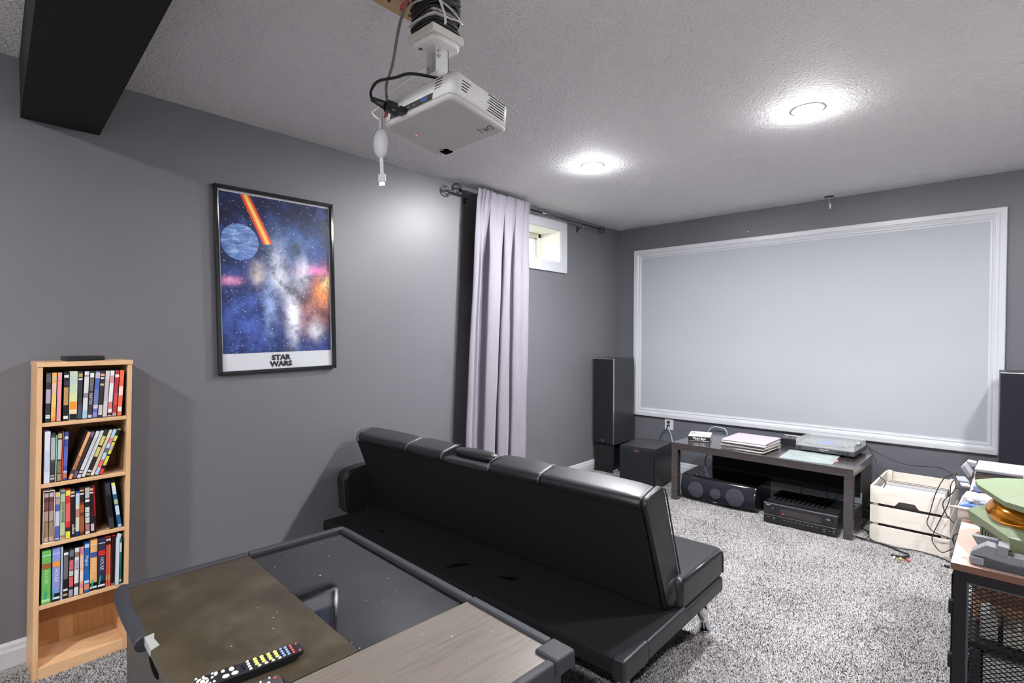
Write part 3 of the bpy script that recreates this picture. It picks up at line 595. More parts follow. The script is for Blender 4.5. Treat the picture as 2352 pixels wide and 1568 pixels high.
for r_ in range(4):
    for k in range(3): button(t, .0155-.0115*k, .061+.0155*r_, .0234, .0044, .0050, my_)
    button(t, -.0185, .058+.0155*r_, .0234, .0032, .0044, mw_)
for k in range(4): button(t, .0165-.0115*k, .124, .0230, .0034, .0038, mw_)
box('display_window', (-.012, .012, .133, .141, .0215, .0228), m_blackgloss, t, 0)
button(t, .009, .160, .0237, .0085, .0060, mw_); button(t, .012, .178, .0238, .0055, .0045, mw_); button(t, .014, .192, .0238, .0050, .0042, mw_)
button(t, -.012, .157, .0237, .0072, .0078, mw_); button(t, -.012, .176, .0238, .0072, .0080, mw_)
for x, y in ((.017, .203), (.008, .198), (.002, .206), (.016, .222), (-.017, .205), (-.018, .214), (.018, .236)): button(t, x, y-.004, .0240, .0030, .0032, mw_)
bm = bmesh.new(); cx_, cy_ = -.001, .222
for q in range(4):
    P = []; a0 = q*math.pi/2+.12; a1 = (q+1)*math.pi/2-.12
    outer = [(cx_+.0145*math.cos(a0+(a1-a0)*i/6), cy_+.0130*math.sin(a0+(a1-a0)*i/6), .0241) for i in range(7)]; inner = [(cx_+.0085*math.cos(a0+(a1-a0)*i/6), cy_+.0075*math.sin(a0+(a1-a0)*i/6), .0241) for i in range(7)]
    b2 = bmesh.new(); prism(b2, outer+inner[::-1], (0, 0, .0018)); obj('direction_key', b2, mw_, t, .0005)
bm.free(); button(t, cx_, cy_, .0243, .0062, .0055, mw_)
t = thing('remote_control', 'smaller dark grey remote with one red button beside the long remote', 'remote', (-1.2145, .537, .4805), R(-9)+math.pi)
bm = bmesh.new(); bx(bm, -.021, .021, 0, .15, 0, .017); obj('body', bm, m_dgrey, t, .007, 3)
button(t, .006, .013, .0172, .0033, .0033, m_red); button(t, .0135, .024, .0172, .0026, .0026, mw_); button(t, -.004, .030, .0172, .0045, .0040, mw_); button(t, .010, .044, .0172, .0040, .0026, mw_); button(t, .0, .055, .0172, .003, .003, mw_); button(t, .012, .060, .0172, .003, .003, mw_)

# ================================================================== CURTAIN AND ROD
RX, RZ = -2.742, 2.322
t = thing('curtain_rod', 'dark metal curtain rod with twisted cage finials above the window', 'curtain rod', (0, 0, 0))
bm = bmesh.new(); cyl(bm, (RX, 2.485, RZ-.004), (RX, 3.40, RZ), .0095, n=16); obj('rod', bm, m_rod, t)
bm = bmesh.new(); cyl(bm, (RX, 3.39, RZ), (RX, 4.28, RZ+.002), .0075, n=16); obj('inner_rod', bm, m_rod, t)
for yc, s in ((2.452, -1), (4.312, 1)):
    f_ = bmesh.new(); cyl(f_, (RX, yc+s*.032, RZ), (RX, yc-s*.036, RZ), .0035, n=8); fo = obj('finial', f_, m_rod, t)
    for k in range(6):
        b2 = bmesh.new(); P = []
        for i in range(13):
            q = i/12; a = 2*math.pi*k/6+q*1.9; rr = .035*math.sin(math.pi*q)**.8+.003; P.append((RX+rr*math.cos(a), yc+s*(.034*(-math.cos(math.pi*q))), RZ+rr*math.sin(a)))
        tube(b2, P, .0028, 6); obj('cage_wire', b2, m_rod, fo)
    b2 = bmesh.new(); ell(b2, (RX, yc+s*.037, RZ), (.006, .006, .006), 10, 6); obj('tip', b2, m_rod, fo)
for y in (2.60, 4.02):
    bm = bmesh.new(); tube(bm, [(X0, y, RZ-.03), (X0+.03, y, RZ-.028), (RX, y, RZ-.014)], .005, 8); bx(bm, X0, X0+.004, y-.012, y+.012, RZ-.06, RZ-.005); obj('bracket', bm, m_rod, t)
t = thing('curtain', 'lilac grey curtain bunched beside the small high window', 'curtain', (0, 0, 0))

GAPS = ((.225, .165, 1.0), (.505, .075, 1.15), (.700, .105, 1.0), (.885, .022, .40), (.080, .014, .25))
def smooth(x): x = max(0., min(1., x)); return x*x*(3-2*x)
def section(v):
    """one horizontal cut: list of (u, depth); depth 0 = front, 1 = deepest; the panels overhang the gaps"""
    P = []; open_ = smooth((v-.03)/.22); last = 0.
    for c_, w1, d_ in sorted(GAPS):
        cc = c_+.014*math.sin(2.2*v+c_*17); ww = w1*(.30+.70*open_)*(1-.25*v*(c_ > .6)); d_ = d_*open_
        a0, a1 = cc-ww/2, cc+ww/2
        n = 7
        for i in range(n): 
            q = i/n; P.append((last+(a0-last)*q, -.16*math.sin(math.pi*q)*open_))
        lip = .018*open_
        for du, dd in ((0, .0), (lip*.6, .06), (lip*.35, .22), (-lip*.2, .5), (0.2*ww, .86), (.5*ww, 1.), (.8*ww, .86), (ww+lip*.2, .5), (ww-lip*.35, .22), (ww-lip*.6, .06)):
            P.append((a0+du, dd*d_))
        last = a1
    for i in range(9): q = i/8; P.append((last+(1-last)*q, -.16*math.sin(math.pi*q)*open_))
    return P
bm = bmesh.new(); NV = 80; G = []; er = random.Random(2)
def pleat(u): return .55*math.sin(2*math.pi*u*13+.8*math.sin(9*u))+.35*math.sin(2*math.pi*u*21+2)
for j in range(NV+1):
    v = j/NV; z = 2.356-(2.356-.02)*(v**1.15); v2 = (2.356-z)/2.336; row = []
    yl = 2.612-.135*v2**.8; yr = 3.188-.045*v2; k = max(0., 1-v2/.13)
    for u, d in section(v2):
        x = -2.700-.098*d+pleat(u)*.022*k+.003*math.sin(8*v2+11*u)+.0015*math.sin(23*v2+15*u)
        if abs(z-RZ) < .035: x += .006
        else: x += 0
        y = yl+(yr-yl)*u+.003*math.sin(6*v2+u*25)*smooth(v2*4)+pleat(u+.3)*.006*k
        row.append(bm.verts.new((max(x, X0+.010), y, z)))
    G.append(row)
for a, b in zip(G, G[1:]):
    for i in range(len(a)-1): f = bm.faces.new((a[i], a[i+1], b[i+1], b[i])); f.smooth = True
o = obj('curtain_panel', bm, m_curtain, t); q = o.modifiers.new('thick', 'SOLIDIFY'); q.thickness = .002

# ================================================================== TOWER SPEAKERS
def tower(x, y, label, rz=0.):
    t = thing('tower_speaker', label, 'speaker', (x, y, 0), rz, 'tower speakers')
    box('cabinet', (0, .225, .012, .385, .272, 1.085), m_ash, t, .002)
    box('grille', (.004, .221, -.006, .012, .278, 1.079), m_grille, t, .004, 3)
    for d in ((.0, .225, -.001, .012, 1.081, 1.0865), (.2215, .2255, -.004, .012, .275, 1.0865)): box('silver_edge', d, m_silver, t, .0008)
    box('stand_front', (.012, .214, .010, .040, .022, .272), m_softblack, t, .002); box('stand_rear', (.012, .214, .30, .33, .022, .272), m_softblack, t, .002)
    box('stand_base', (.006, .220, .004, .375, .004, .022), m_softblack, t, .003)
    box('stand_foot', (.212, .222, .012, .10, .0, .030), m_lgrey, t, .003)
    box('badge', (.094, .126, -.0075, -.006, .304, .311), m_silver, t, .0004)
    return t
tower(-2.803, 4.27, 'tall black tower speaker in the corner beside the curtain wall')
tower(.072, 4.26, 'tall black tower speaker at the right edge in front of the screen frame')
# ------------------------------------------------------------------ subwoofer
t = thing('subwoofer', 'black cube subwoofer between the corner tower speaker and the low bench', 'subwoofer', (-2.349, 3.99, 0), R(5))
box('cabinet', (0, .325, .016, .42, .012, .352), m_ash, t, .003); box('front_grille', (.006, .319, -.008, .016, .018, .340), m_grille, t, .006, 3)
for x in (.03, .295):
    for y in (.05, .38): box('foot', (x-.015, x+.015, y-.015, y+.015, 0, .012), m_blackplast, t, .002)
text('badge_lettering', 'Klipsch', .016, (.162, -.0085, .322), (1, 0, 0), (0, 0, 1), mat('copper badge', (.65, .30, .15), .35, metal=.7), t, ext=.0006)

# ================================================================== LOW BENCH
BZ = .458
t = thing('low_bench', 'low black-brown laminate bench under the projection screen', 'table', (-1.838, 3.925, 0), R(-2.2))
BL, BD = 1.235, .60
box('top', (0, BL, 0, BD, BZ-.052, BZ), m_bench, t, .0015)
for x in (.0, BL-.052):
    for y in (0, BD-.052):
        if x == 0 and y: x = .105
        box('leg', (x+.0005, x+.0515, y+.0005, y+.0515, 0, BZ-.052), m_bench, t, .0015)
box('back_panel', (.105, BL-.06, BD-.075, BD-.058, .150, BZ-.052), m_softblack, t, .001)
# things on the bench (bench top z = BZ)
t = thing('record_care_kit', 'small boxed kit, black front and white lid, at the left end of the bench', 'box', (-1.752, 4.045, BZ), R(17))
box('box_body', (0, .165, 0, .20, 0, .050), flat((.82, .81, .80)), t, .001); box('black_front', (-.0008, .1658, -.0012, .0, .0, .042), flat((.10, .10, .11)), t, 0); box('white_line', (.008, .157, -.0018, -.0012, .0085, .0105), flat((.9, .9, .9)), t, 0)
text('box_lettering', 'Vinyl Styl', .026, (.082, -.0016, .027), (1, 0, 0), (0, 0, 1), flat((.95, .95, .95)), t, bold=.0004)
bm = bmesh.new(); prism(bm, [(.03+.02*math.cos(q*.35), .11+.045*math.sin(q*.35), .0502) for q in range(18)], (0, 0, .0004)); prism(bm, [(.05, .04, .0502), (.14, .03, .0502), (.145, .05, .0502), (.06, .07, .0502)], (0, 0, .0004)); obj('lid_print', bm, flat((.66, .65, .64)), t)
rr = random.Random(3); z = BZ
cols = [(.80, .80, .82), (.72, .70, .68), (.86, .84, .80), (.30, .30, .34), (.80, .62, .60), (.88, .86, .84), (.62, .60, .62), (.84, .80, .70), (.78, .72, .74), (.22, .22, .25), (.86, .84, .86), (.90, .88, .88), (.72, .50, .50), (.84, .83, .85), (.87, .80, .86)]
m_pastel = mat('pastel record print', (.8, .7, .8), .4); _c = texco(m_pastel); setcol(m_pastel, ramp(m_pastel, noise(m_pastel, _c, 3.5, 3), [(.3, (.50, .40, .47)), (.5, (.53, .48, .58)), (.7, (.56, .40, .45))]))
NREC = len(cols)
for k, cc in enumerate(cols):
    hh = rr.uniform(.0036, .0058); a = R(rr.uniform(-6, 2) if k < 7 else rr.uniform(-3.5, -1)); top = k == NREC-1
    o = box('record_sleeve', (0, .313, 0, .313, 0, hh-.0003), m_pastel if top else flat(cc), None, .0006)
    o.location = (-1.462+rr.uniform(-.012, .008) - (.010 if k < 7 else 0), 3.975+rr.uniform(-.006, .010), z); o.rotation_euler = (0, 0, a-R(1)); z += hh
    tag(o, ('pastel pink and lilac record sleeve on top of the bench stack' if top else 'worn record sleeve, %s from the bottom of the flat stack on the bench' % ('lowest', 'second', 'third', 'fourth', 'fifth', 'sixth', 'seventh', 'eighth', 'ninth', 'tenth', 'eleventh', 'twelfth', 'thirteenth', 'fourteenth')[k]), 'record', 'record sleeves stacked on the bench')
    if top:
        bm = bmesh.new(); prism(bm, [(.16+.05*math.cos(q*math.pi/12), .15+.042*math.sin(q*math.pi/12), hh-.0003) for q in range(24)], (0, 0, .0003)); obj('cover_emblem', bm, flat((.86, .72, .76)), o)
o = box('record_sleeve', (0, .318, 0, .318, 0, .005), mat('grey green sleeve', (.5, .55, .55), .4), None, .0006); o.location = (-1.046, 3.918, BZ); o.rotation_euler = (0, 0, R(2.5))
tag(o, 'grey-green record sleeve with a red tab in front of the turntable', 'record', 'record sleeves stacked on the bench')
m_gg = MT['grey green sleeve']; _c = texco(m_gg, (6, 22, 1)); setcol(m_gg, ramp(m_gg, noise(m_gg, _c, 1.2, 5, .65), [(.3, (.20, .25, .26)), (.5, (.36, .41, .41)), (.72, (.52, .55, .53))]))
bm = bmesh.new(); prism(bm, [(.318, .11, .001), (.328, .11, .001), (.333, .135, .001), (.328, .165, .001), (.318, .165, .001)], (0, 0, .003)); obj('red_tab', bm, m_pink, o)
bm = bmesh.new()
for q in range(7): prism(bm, [(.17+.017*q, .215+.010*math.sin(q*2), .0051), (.182+.017*q, .215+.01*math.sin(q*2), .0051), (.178+.017*q, .245, .0051), (.168+.017*q, .24, .0051)], (0, 0, .0003))
obj('cover_print', bm, flat((.80, .84, .74)), o)
t = thing('turntable', 'black belt-drive turntable under a clear dust cover on the bench', 'turntable', (-1.022, 4.235, BZ), R(-3.6))
box('plinth', (0, .372, 0, .335, .016, .046), m_dgrey, t, .003); box('top_plate', (.002, .370, .002, .333, .046, .050), m_grey, t, .001)
for x in (.04, .33):
    for y in (.04, .29):
        bm = bmesh.new(); cyl(bm, (x, y, 0), (x, y, .017), .022, .024, 20); obj('foot', bm, m_blackplast, t)
bm = bmesh.new(); cyl(bm, (.160, .175, .050), (.160, .175, .058), .148, n=48); obj('platter', bm, m_silver, t)
bm = bmesh.new(); cyl(bm, (.160, .175, .058), (.160, .175, .0605), .150, n=64); rec = obj('record_disc', bm, m_blackgloss, t)
bm = bmesh.new(); cyl(bm, (.160, .175, .0605), (.160, .175, .0609), .050, n=40); obj('disc_label', bm, flat((.30, .48, .86)), rec)
bm = bmesh.new(); tube(bm, [(.335, .27, .062), (.335, .14, .064), (.305, .085, .064)], .004, 8); cyl(bm, (.335, .285, .05), (.335, .285, .072), .018, n=20); bx(bm, .298, .312, .06, .09, .058, .068); obj('tonearm', bm, m_silver, t)
for d in ((.003, .369, .003, .006, .050, .092), (.003, .369, .329, .332, .050, .092), (.003, .006, .003, .332, .050, .092), (.366, .369, .003, .332, .050, .092), (.003, .369, .003, .332, .092, .095)): box('dust_cover_wall', d, m_clear, t, 0)
for x in (.03, .276, .305, .332):
    bm = bmesh.new(); cyl(bm, (x, .001, .031), (x, -.006, .031), .008, n=20); obj('front_button', bm, m_blackplast, t)
text('front_lettering', 'audio-technica', .010, (.185, -.0006, .036), (1, 0, 0), (0, 0, 1), flat((.85, .85, .86)), t, bold=.0002); text('front_lettering', 'LP60', .006, (.178, -.0006, .026), (1, 0, 0), (0, 0, 1), flat((.8, .8, .82)), t)
t = thing('phono_preamp', 'small black device left of the turntable at the back of the bench', 'electronic device', (-1.168, 4.395, BZ), R(-2))  # phono preamp box beside the turntable
box('case', (0, .125, 0, .12, 0, .054), m_blackplast, t, .002); box('top_plate', (.004, .121, .006, .114, .054, .056), m_dgrey, t, .001); box('silver_bar', (.0, .125, .1, .115, .056, .066), m_silver, t, .002)
bm = bmesh.new(); cyl(bm, (.03, .05, .056), (.03, .05, .059), .014, n=20); obj('dial', bm, m_silver, t); box('switch', (.07, .08, .03, .06, .056, .059), m_silver, t, .001)

# ------------------------------------------------------------------ under the bench
t = thing('centre_speaker', 'wide glossy black centre speaker on the carpet under the bench', 'speaker', (-1.795, 4.0, 0), R(-1.5))
bm = bmesh.new(); pr = [(.04, .012), (.012, .03), (.0, .09), (.018, .165), (.05, .200), (.34, .208), (.34, .012)]
nx = 10; rows = []
for i in range(nx+1):
    f = i/nx; bow = .022*(1-(2*f-1)**2); rows.append([bm.verts.new((.575*f, y-(bow if k < 5 else 0), z)) for k, (y, z) in enumerate(pr)])
for a, b in zip(rows, rows[1:]):
    for k in range(len(pr)): bm.faces.new((a[k], a[(k+1) % len(pr)], b[(k+1) % len(pr)], b[k])).smooth = k < 4
bm.faces.new(rows[0]); bm.faces.new(rows[-1]); obj('cabinet', bm, m_blackgloss, t, .006)
bm = bmesh.new()
def gp(x, z, o_=.0):
    f = x/.575; bow = .022*(1-(2*f-1)**2)
    for (y0, z0), (y1, z1) in zip(pr[:4], pr[1:5]):
        if z0 <= z <= z1: y = y0+(y1-y0)*(z-z0)/(z1-z0); break
    else: y = .03
    return (x, y-bow-.003-o_, z)
gx = [.012+.551*i/24 for i in range(25)]; gz = [.032+.150*j/8 for j in range(9)]
V = [[bm.verts.new(gp(x, z)) for x in gx] for z in gz]
for a, b in zip(V, V[1:]):
    for i in range(24): bm.faces.new((a[i], a[i+1], b[i+1], b[i])).smooth = True
obj('grille', bm, m_grille, t)
m_cone = mat('driver behind cloth', (.030, .031, .043), .8)
for x, r_ in ((.135, .062), (.292, .040), (.435, .066)):
    bm = bmesh.new(); P = [gp(x+r_*math.cos(a), (.100+r_*math.sin(a)), .006) for a in [2*math.pi*i/28 for i in range(28)]]; c0 = bm.verts.new(gp(x, .100, .006)); vs = [bm.verts.new(p) for p in P]
    for i in range(28): bm.faces.new((c0, vs[i], vs[(i+1) % 28])).smooth = True
    obj('driver', bm, m_cone, t)
box('badge', (.272, .305, -.020, -.016, .030, .036), m_silver, t, 0)
for x in (.05, .52): box('foot', (x-.02, x+.02, .05, .30, 0, .013), m_blackplast, t, .002)
t = thing('av_receiver', 'black hi-fi receiver with display and knobs on the carpet under the bench', 'receiver', (-1.128, 3.872, 0), R(-.5))
box('chassis', (.006, .440, .012, .375, .012, .150), m_blackplast, t, .002); box('front_panel', (0, .446, -.004, .014, .012, .154), m_blackgloss, t, .003)
box('silver_top_edge', (0, .446, -.006, .006, .141, .147), mat('brushed dark edge', (.22, .23, .26), .35, metal=.6), t, .001); box('silver_line', (0.002, .444, -.0056, -.0035, .064, .0665), m_silver, t, 0)
for x in (.03, .41):
    for y in (.05, .33): box('foot', (x-.018, x+.018, y-.018, y+.018, 0, .013), m_blackplast, t, .002)
m_disp = mat('smoky display', (.035, .026, .030), .25, coat=.5); box('display', (.105, .350, -.0052, -.0036, .078, .120), m_disp, t, .0005)
for k in range(9):
    bx_ = box('soft_key', (.125+.024*k, .138+.024*k, -.0062, -.0036, .046, .0485), m_silver, t, 0)
for x, z_, r_ in ((.062, .108, .014), (.395, .103, .024)):
    bm = bmesh.new(); cyl(bm, (x, -.004, z_), (x, -.020, z_), r_, r_*.93, 32); kn = obj('knob', bm, m_blackplast, t); bm = bmesh.new(); ell(bm, (x, -.0205, z_+r_*.55), (r_*.4, .001, .0022), 10, 6); obj('pointer', bm, m_silver, kn)
bm = bmesh.new(); cyl(bm, (.068, -.003, .047), (.068, -.007, .047), .0055, n=16); obj('headphone_jack', bm, m_silver, t)
box('standby_lamp', (.121, .125, -.0056, -.005, .086, .089), m_redled, t, 0)
for x, z_ in ((.372, .046), (.372, .032), (.400, .040), (.425, .046), (.425, .032)): box('front_key', (x-.006, x+.006, -.0062, -.0036, z_-.0016, z_+.0016), m_silver, t, 0)
box('front_key', (.018, .042, -.0062, -.0036, .048, .0505), m_silver, t, 0)
text('maker_lettering', 'DENON', .0075, (.030, -.0046, .134), (1, 0, 0), (0, 0, 1), flat((.85, .85, .86)), t, bold=.0002)
for k in range(11): box('vent_slot', (.04+.030*k, .058+.030*k, .09, .32, .150, .1506), mat('vent gap', (.0015, .0015, .0015), .9, spec=.05) if k % 1 == 0 else m_silver, t, 0)
bm = bmesh.new(); prism(bm, [(.4405, .30+.0095*math.cos(q*math.pi/10), .128+.0095*math.sin(q*math.pi/10)) for q in range(20)], (.0005, 0, 0)); obj('round_sticker', bm, flat((.9, .9, .9)), t)

# ================================================================== RECORD CRATE
t = thing('record_crate', 'pale pine crate full of records between the bench and the right cabinet', 'crate', (-.528, 3.985, 0), R(-2.5))
CL, CD, CH = .392, .52, .352
for k, z0 in enumerate((.0, .124, .248)):
    if k == 2:
        bm = bmesh.new(); prism(bm, [(0, 0, z0), (.128, 0, z0), (.150, 0, z0+.030), (.226, 0, z0+.030), (.248, 0, z0), (CL, 0, z0), (CL, 0, z0+.104), (0, 0, z0+.104)], (0, .012, 0)); obj('front_slat', bm, m_pine, t, .001)
    else: box('front_slat', (0, CL, 0, .012, z0, z0+.106), m_pine, t, .0012)
    box('back_slat', (0, CL, CD-.012, CD, z0, z0+.106), m_pine, t, .0012)
    for x in (0, CL-.012): box('side_slat', (x, x+.012, .012, CD-.012, z0, z0+.106), m_pine, t, .0012)
for x in (.013, CL-.041):
    for y in (.0125, CD-.0405): box('corner_post', (x, x+.028, y, y+.028, 0, CH+(.012 if y > .2 else -.004)), m_pine, t, .001)
box('bottom_board', (.012, CL-.012, .012, CD-.012, .008, .016), m_pine, t, 0)
e2 = random.Random(11); y = .050; ca = math.cos(R(-2.5)); sa_ = math.sin(R(-2.5)); nrec = 0
pal = [(.78, .80, .83), (.70, .72, .75), (.60, .62, .64), (.84, .84, .85), (.74, .66, .62), (.55, .60, .66), (.86, .85, .82), (.42, .40, .40)]
while y < .47:
    th = e2.uniform(.0032, .0062); lean = 2.0 if y < .30 else (34. if y > .33 else None)
    if lean is None: y = .385; continue
    hh = .313; o = box('record_sleeve', (0, .314, 0, th, 0, hh), flat(e2.choice(pal) if y < .3 else e2.choice(((.86, .82, .76), (.25, .2, .19), (.8, .78, .74))), .25), None, .0005)
    lx, ly = .040+e2.uniform(-.003, .003), y
    o.location = (-.528+lx*ca-ly*sa_, 3.985+lx*sa_+ly*ca, .0165); o.rotation_euler = (R(2.0 if y < .30 else 14.), 0, R(-2.5))
    tag(o, 'record sleeve packed upright in the pine crate' if y < .3 else 'record sleeve tilted forward at the back of the pine crate', 'record', 'records in the pine crate')
    y += th+.0008+(.0 if y < .3 else .010); nrec += 1

# ================================================================== PROJECTOR ON ITS CEILING MOUNT
t = thing('projector', 'white projector hanging upside down below the ceiling mount', 'projector', (-1.244, .947, 1.95)); t.rotation_euler = (R(-8.7), 0, 0)
bm = bmesh.new()
def rrect(w0, w1, d0, d1, r, k=6):
    P = []
    for cx_, cy_, a0 in ((w1-r, d1-r, 0), (w0+r, d1-r, 90), (w0+r, d0+r, 180), (w1-r, d0+r, 270)):
        for i in range(k+1): a = R(a0+90*i/k); P.append((cx_+r*math.cos(a), cy_+r*math.sin(a)))
    return P
def loft(bm, rings, mi=0):
    V = [[bm.verts.new(p) for p in r_] for r_ in rings]; n = len(V[0])
    for a, b in zip(V, V[1:]):
        for i in range(n): f = bm.faces.new((a[i], a[(i+1) % n], b[(i+1) % n], b[i])); f.smooth = True; f.material_index = mi
    bm.faces.new(V[0][::-1]).material_index = mi; bm.faces.new(V[-1]).material_index = mi
lv = [(0, .020, .150), (0, .0, .0)]
def ring(ins, z, r=.022): return [(x, y, z) for x, y in rrect(-.161+ins, .161-ins, ins, .229-ins, r)]
loft(bm, [ring(.0, .015), ring(.0, .070), ring(.002, .078), ring(.010, .086), ring(.022, .090)]); obj('shell', bm, m_white, t)
bm = bmesh.new(); loft(bm, [ring(.010, .0), ring(.003, .003), ring(.0, .009), ring(.0, .0142)]); obj('bottom_tray', bm, mat('grey white tray', (.60, .58, .57), .4), t)
gr = mat('groove shade', (.45, .44, .44), .6)
for k in range(7):
    z = .024+.0075*k; box('rib', (-.135 if z > .04 else .082, .138, -.0008, .0004, z, z+.0042), m_white, t, .0006); box('rib', (.1604, .1618, .024, .205, z, z+.0042), m_white, t, .0006)
for k in range(4): box('vent_slit', (.083+.002*k, .112+.002*k, -.0010, .0006, .043+.0085*k, .0448+.0085*k), m_hole, t, 0); box('vent_slit', (.1606, .1622, .034, .066-.004*k, .062-.0085*k, .0642-.0085*k), m_hole, t, 0)
for k in range(7): box('vent_slit', (.1606, .1622, .135+.004*(k % 3), .206, .026+.0078*k, .0285+.0078*k), m_hole, t, 0)
pp = box('port_panel', (-.122, .080, -.0012, .0004, .0155, .036), mat('slate panel', (.05, .052, .058), .5), t, .0006)
box('vga_port', (.032, .058, -.004, -.001, .020, .031), m_silver, pp, .002); box('vga_insert', (.036, .054, -.0046, -.004, .0225, .0285), flat((.20, .38, .80)), pp, 0)
for x in (-.060, -.038, -.012): box('socket', (x, x+.013, -.0022, -.001, .021, .027), m_silver, pp, .0005)
for x in (-.112, -.102): box('socket', (x, x+.004, -.0022, -.001, .018, .022), m_silver, pp, 0)
bm = bmesh.new()
for q in range(4): cyl(bm, (.012+.004*(q % 2), -.001, .022+.005*(q//2)), (.012+.004*(q % 2), -.0025, .022+.005*(q//2)), .0015, n=8)
obj('serial_pins', bm, m_silver, pp)['kind'] = 'stuff'
box('power_switch', (-.156, -.138, -.0025, .001, .030, .052), mat('dark red switch', (.22, .05, .03), .4), t, .001)
bm = bmesh.new(); prism(bm, [(-.124, .198, -.0012), (-.112, .192, -.0012), (-.084, .203, -.0012), (-.086, .229, -.0012), (-.122, .229, -.0012)], (0, 0, .004)); obj('painted_lens_recess', bm, m_hole, t)  # black plate standing proud, painted in for the shade of the lens cut-out
bm = bmesh.new(); tube(bm, [(-.127, .206, -.001), (-.118, .196, -.0015), (-.100, .198, -.0015)], .0016, 6); obj('lens_rim', bm, m_white, t)
bm = bmesh.new(); cyl(bm, (-.104, .222, .04), (-.104, .2335, .04), .030, .028, 28); lr = obj('lens_barrel', bm, m_blackplast, t); bm = bmesh.new(); ell(bm, (-.104, .2325, .04), (.022, .005, .022), 20, 10); obj('lens_glass', bm, m_blackgloss, lr)
bm = bmesh.new(); ell(bm, (-.105, .090, 0), (.0018, .0018, .001), 8, 6); obj('indicator_light', bm, m_redled, t)
text('logo_lettering', 'DR.J', .030, (.120, .178, -.0006), (-1, 0, 0), (0, 1, 0), flat((.40, .39, .39)), t, ext=.0002)
for k in range(4): box('faint_print', (.03, .10-.008*k, .022+.009*k, .0245+.009*k, -.0004, .001), mat('faint red print', (.60, .50, .48), .5), t, 0)
# mount
t = thing('projector_mount', 'white post with square plate and bracket holding the projector', 'mount', (-1.245, 1.03, 0))
box('post', (-.045, .045, -.045, .045, 2.20, 2.3495), m_offwhite, t, .002); box('square_plate', (-.060, .060, -.060, .060, 2.180, 2.202), m_offwhite, t, .002)
bm = bmesh.new(); loft(bm, [[(x, y, 2.180) for x, y in rrect(-.056, .056, -.056, .060, .030)], [(x, y, 2.168) for x, y in rrect(-.056, .056, -.056, .060, .030)], [(x, y, 2.164) for x, y in rrect(-.052, .052, -.052, .056, .028)]]); obj('bracket_plate', bm, m_white, t)
for x in (-.024, .021): box('bracket_arm', (x, x+.003, -.020, .030, 2.085, 2.165), m_white, t, .001)
box('bracket_yoke', (-.030, .027, -.016, .034, 2.052, 2.094), m_white, t, .005, 3); box('bracket_web', (-.024, .024, .026, .030, 2.085, 2.165), m_white, t, .001)
for x, y, z in ((.026, -.010, 2.15), (.026, -.010, 2.135), (-.0245, -.012, 2.11), (-.0245, -.012, 2.095), (.0275, .0, 2.075)):
    bm = bmesh.new(); cyl(bm, (x, y, z), (x+.005, y, z), .0045, n=12); obj('screw', bm, m_silver, t)
bm = bmesh.new(); cyl(bm, (-.028, -.036, 2.165), (-.028, -.036, 2.1625), .006, n=14); obj('screw', bm, m_rod, t)
t = thing('ceiling_plank', 'bare wooden plank screwed to the ceiling above the projector mount', 'plank', (0, 0, 0))
pl = box('board', (-1.440, -1.195, .45, 1.095, 2.3496, ZC-.0002), m_plank, t, .002)
for x, y in ((-1.40, .97), (-1.415, 1.06), (-1.33, 1.05)):
    bm = bmesh.new(); cyl(bm, (x, y, 2.3496), (x, y, 2.348), .006, n=12); obj('screw', bm, m_rod, t)
# coils round the post
def coil(name, z0, z1, turns, r, cr, m, label, ph=0.):
    P = []; N = int(turns*24)
    for i in range(N+1):
        a = 2*math.pi*turns*i/N+ph; z = z0+(z1-z0)*(.5-.5*math.cos(math.pi*i/N*3)) ; k = max(abs(math.cos(a)), abs(math.sin(a))); rr_ = r*(1+.28*(1/k-1)/.414)*(1+.06*math.sin(a*2.3+ph))
        P.append((-1.245+rr_*math.cos(a), 1.03+rr_*math.sin(a), z+.006*math.sin(a*1+ph)))
    bm = bmesh.new(); tube(bm, P, cr, 8); return tag(obj(name, bm, m), label, 'cable', 'cables wound round the mount post')
coil('coiled_cable', 2.278, 2.340, 11, .055, .0054, m_blackplast, 'thick black cable wound round the top of the mount post', .3)
coil('coiled_cable', 2.206, 2.268, 7, .057, .0046, m_blackplast, 'black cable wound round the mount post just above the square plate', 1.7)
coil('coiled_cable', 2.222, 2.285, 3, .062, .0032, flat((.80, .78, .78)), 'white cable wound round the mount post between the black coils', 4.)
bm = bmesh.new(); cyl(bm, (-1.298, .968, 2.303), (-1.312, .955, 2.282), .0085, n=14); cyl(bm, (-1.312, .955, 2.282), (-1.322, .946, 2.268), .003, n=8, mi=1); tag(obj('cable_plug', bm, [m_red, m_gold]), 'red and gold cable plug hanging from the coil on the mount post', 'plug')
cable('hanging_cable', [(-1.190, .968, 2.345), (-1.172, .968, 2.29), (-1.170, 1.0, 2.23), (-1.178, 1.01, 2.206)], .0035, flat((.85, .84, .84)), 'white cable running down the right side of the mount post')
cable('braided_cable', [(-1.235, .925, 2.385), (-1.247, .925, 2.27), (-1.285, .925, 2.205), (-1.318, .925, 2.106), (-1.350, .926, 2.060), (-1.352, .928, 2.01), (-1.345, .930, 1.985)], .0042, mat('grey braid', (.16, .155, .15), .6), 'grey braided cable dropping from the ceiling to the projector ports')
cable('electric_cable', [(-1.19, 1.01, 2.052), (-1.23, .93, 2.052), (-1.276, .905, 2.047), (-1.357, .900, 2.060), (-1.394, .900, 2.042), (-1.384, .900, 2.014), (-1.350, .905, 1.997)], .0044, m_blackplast, 'black power cord looping out left of the projector')
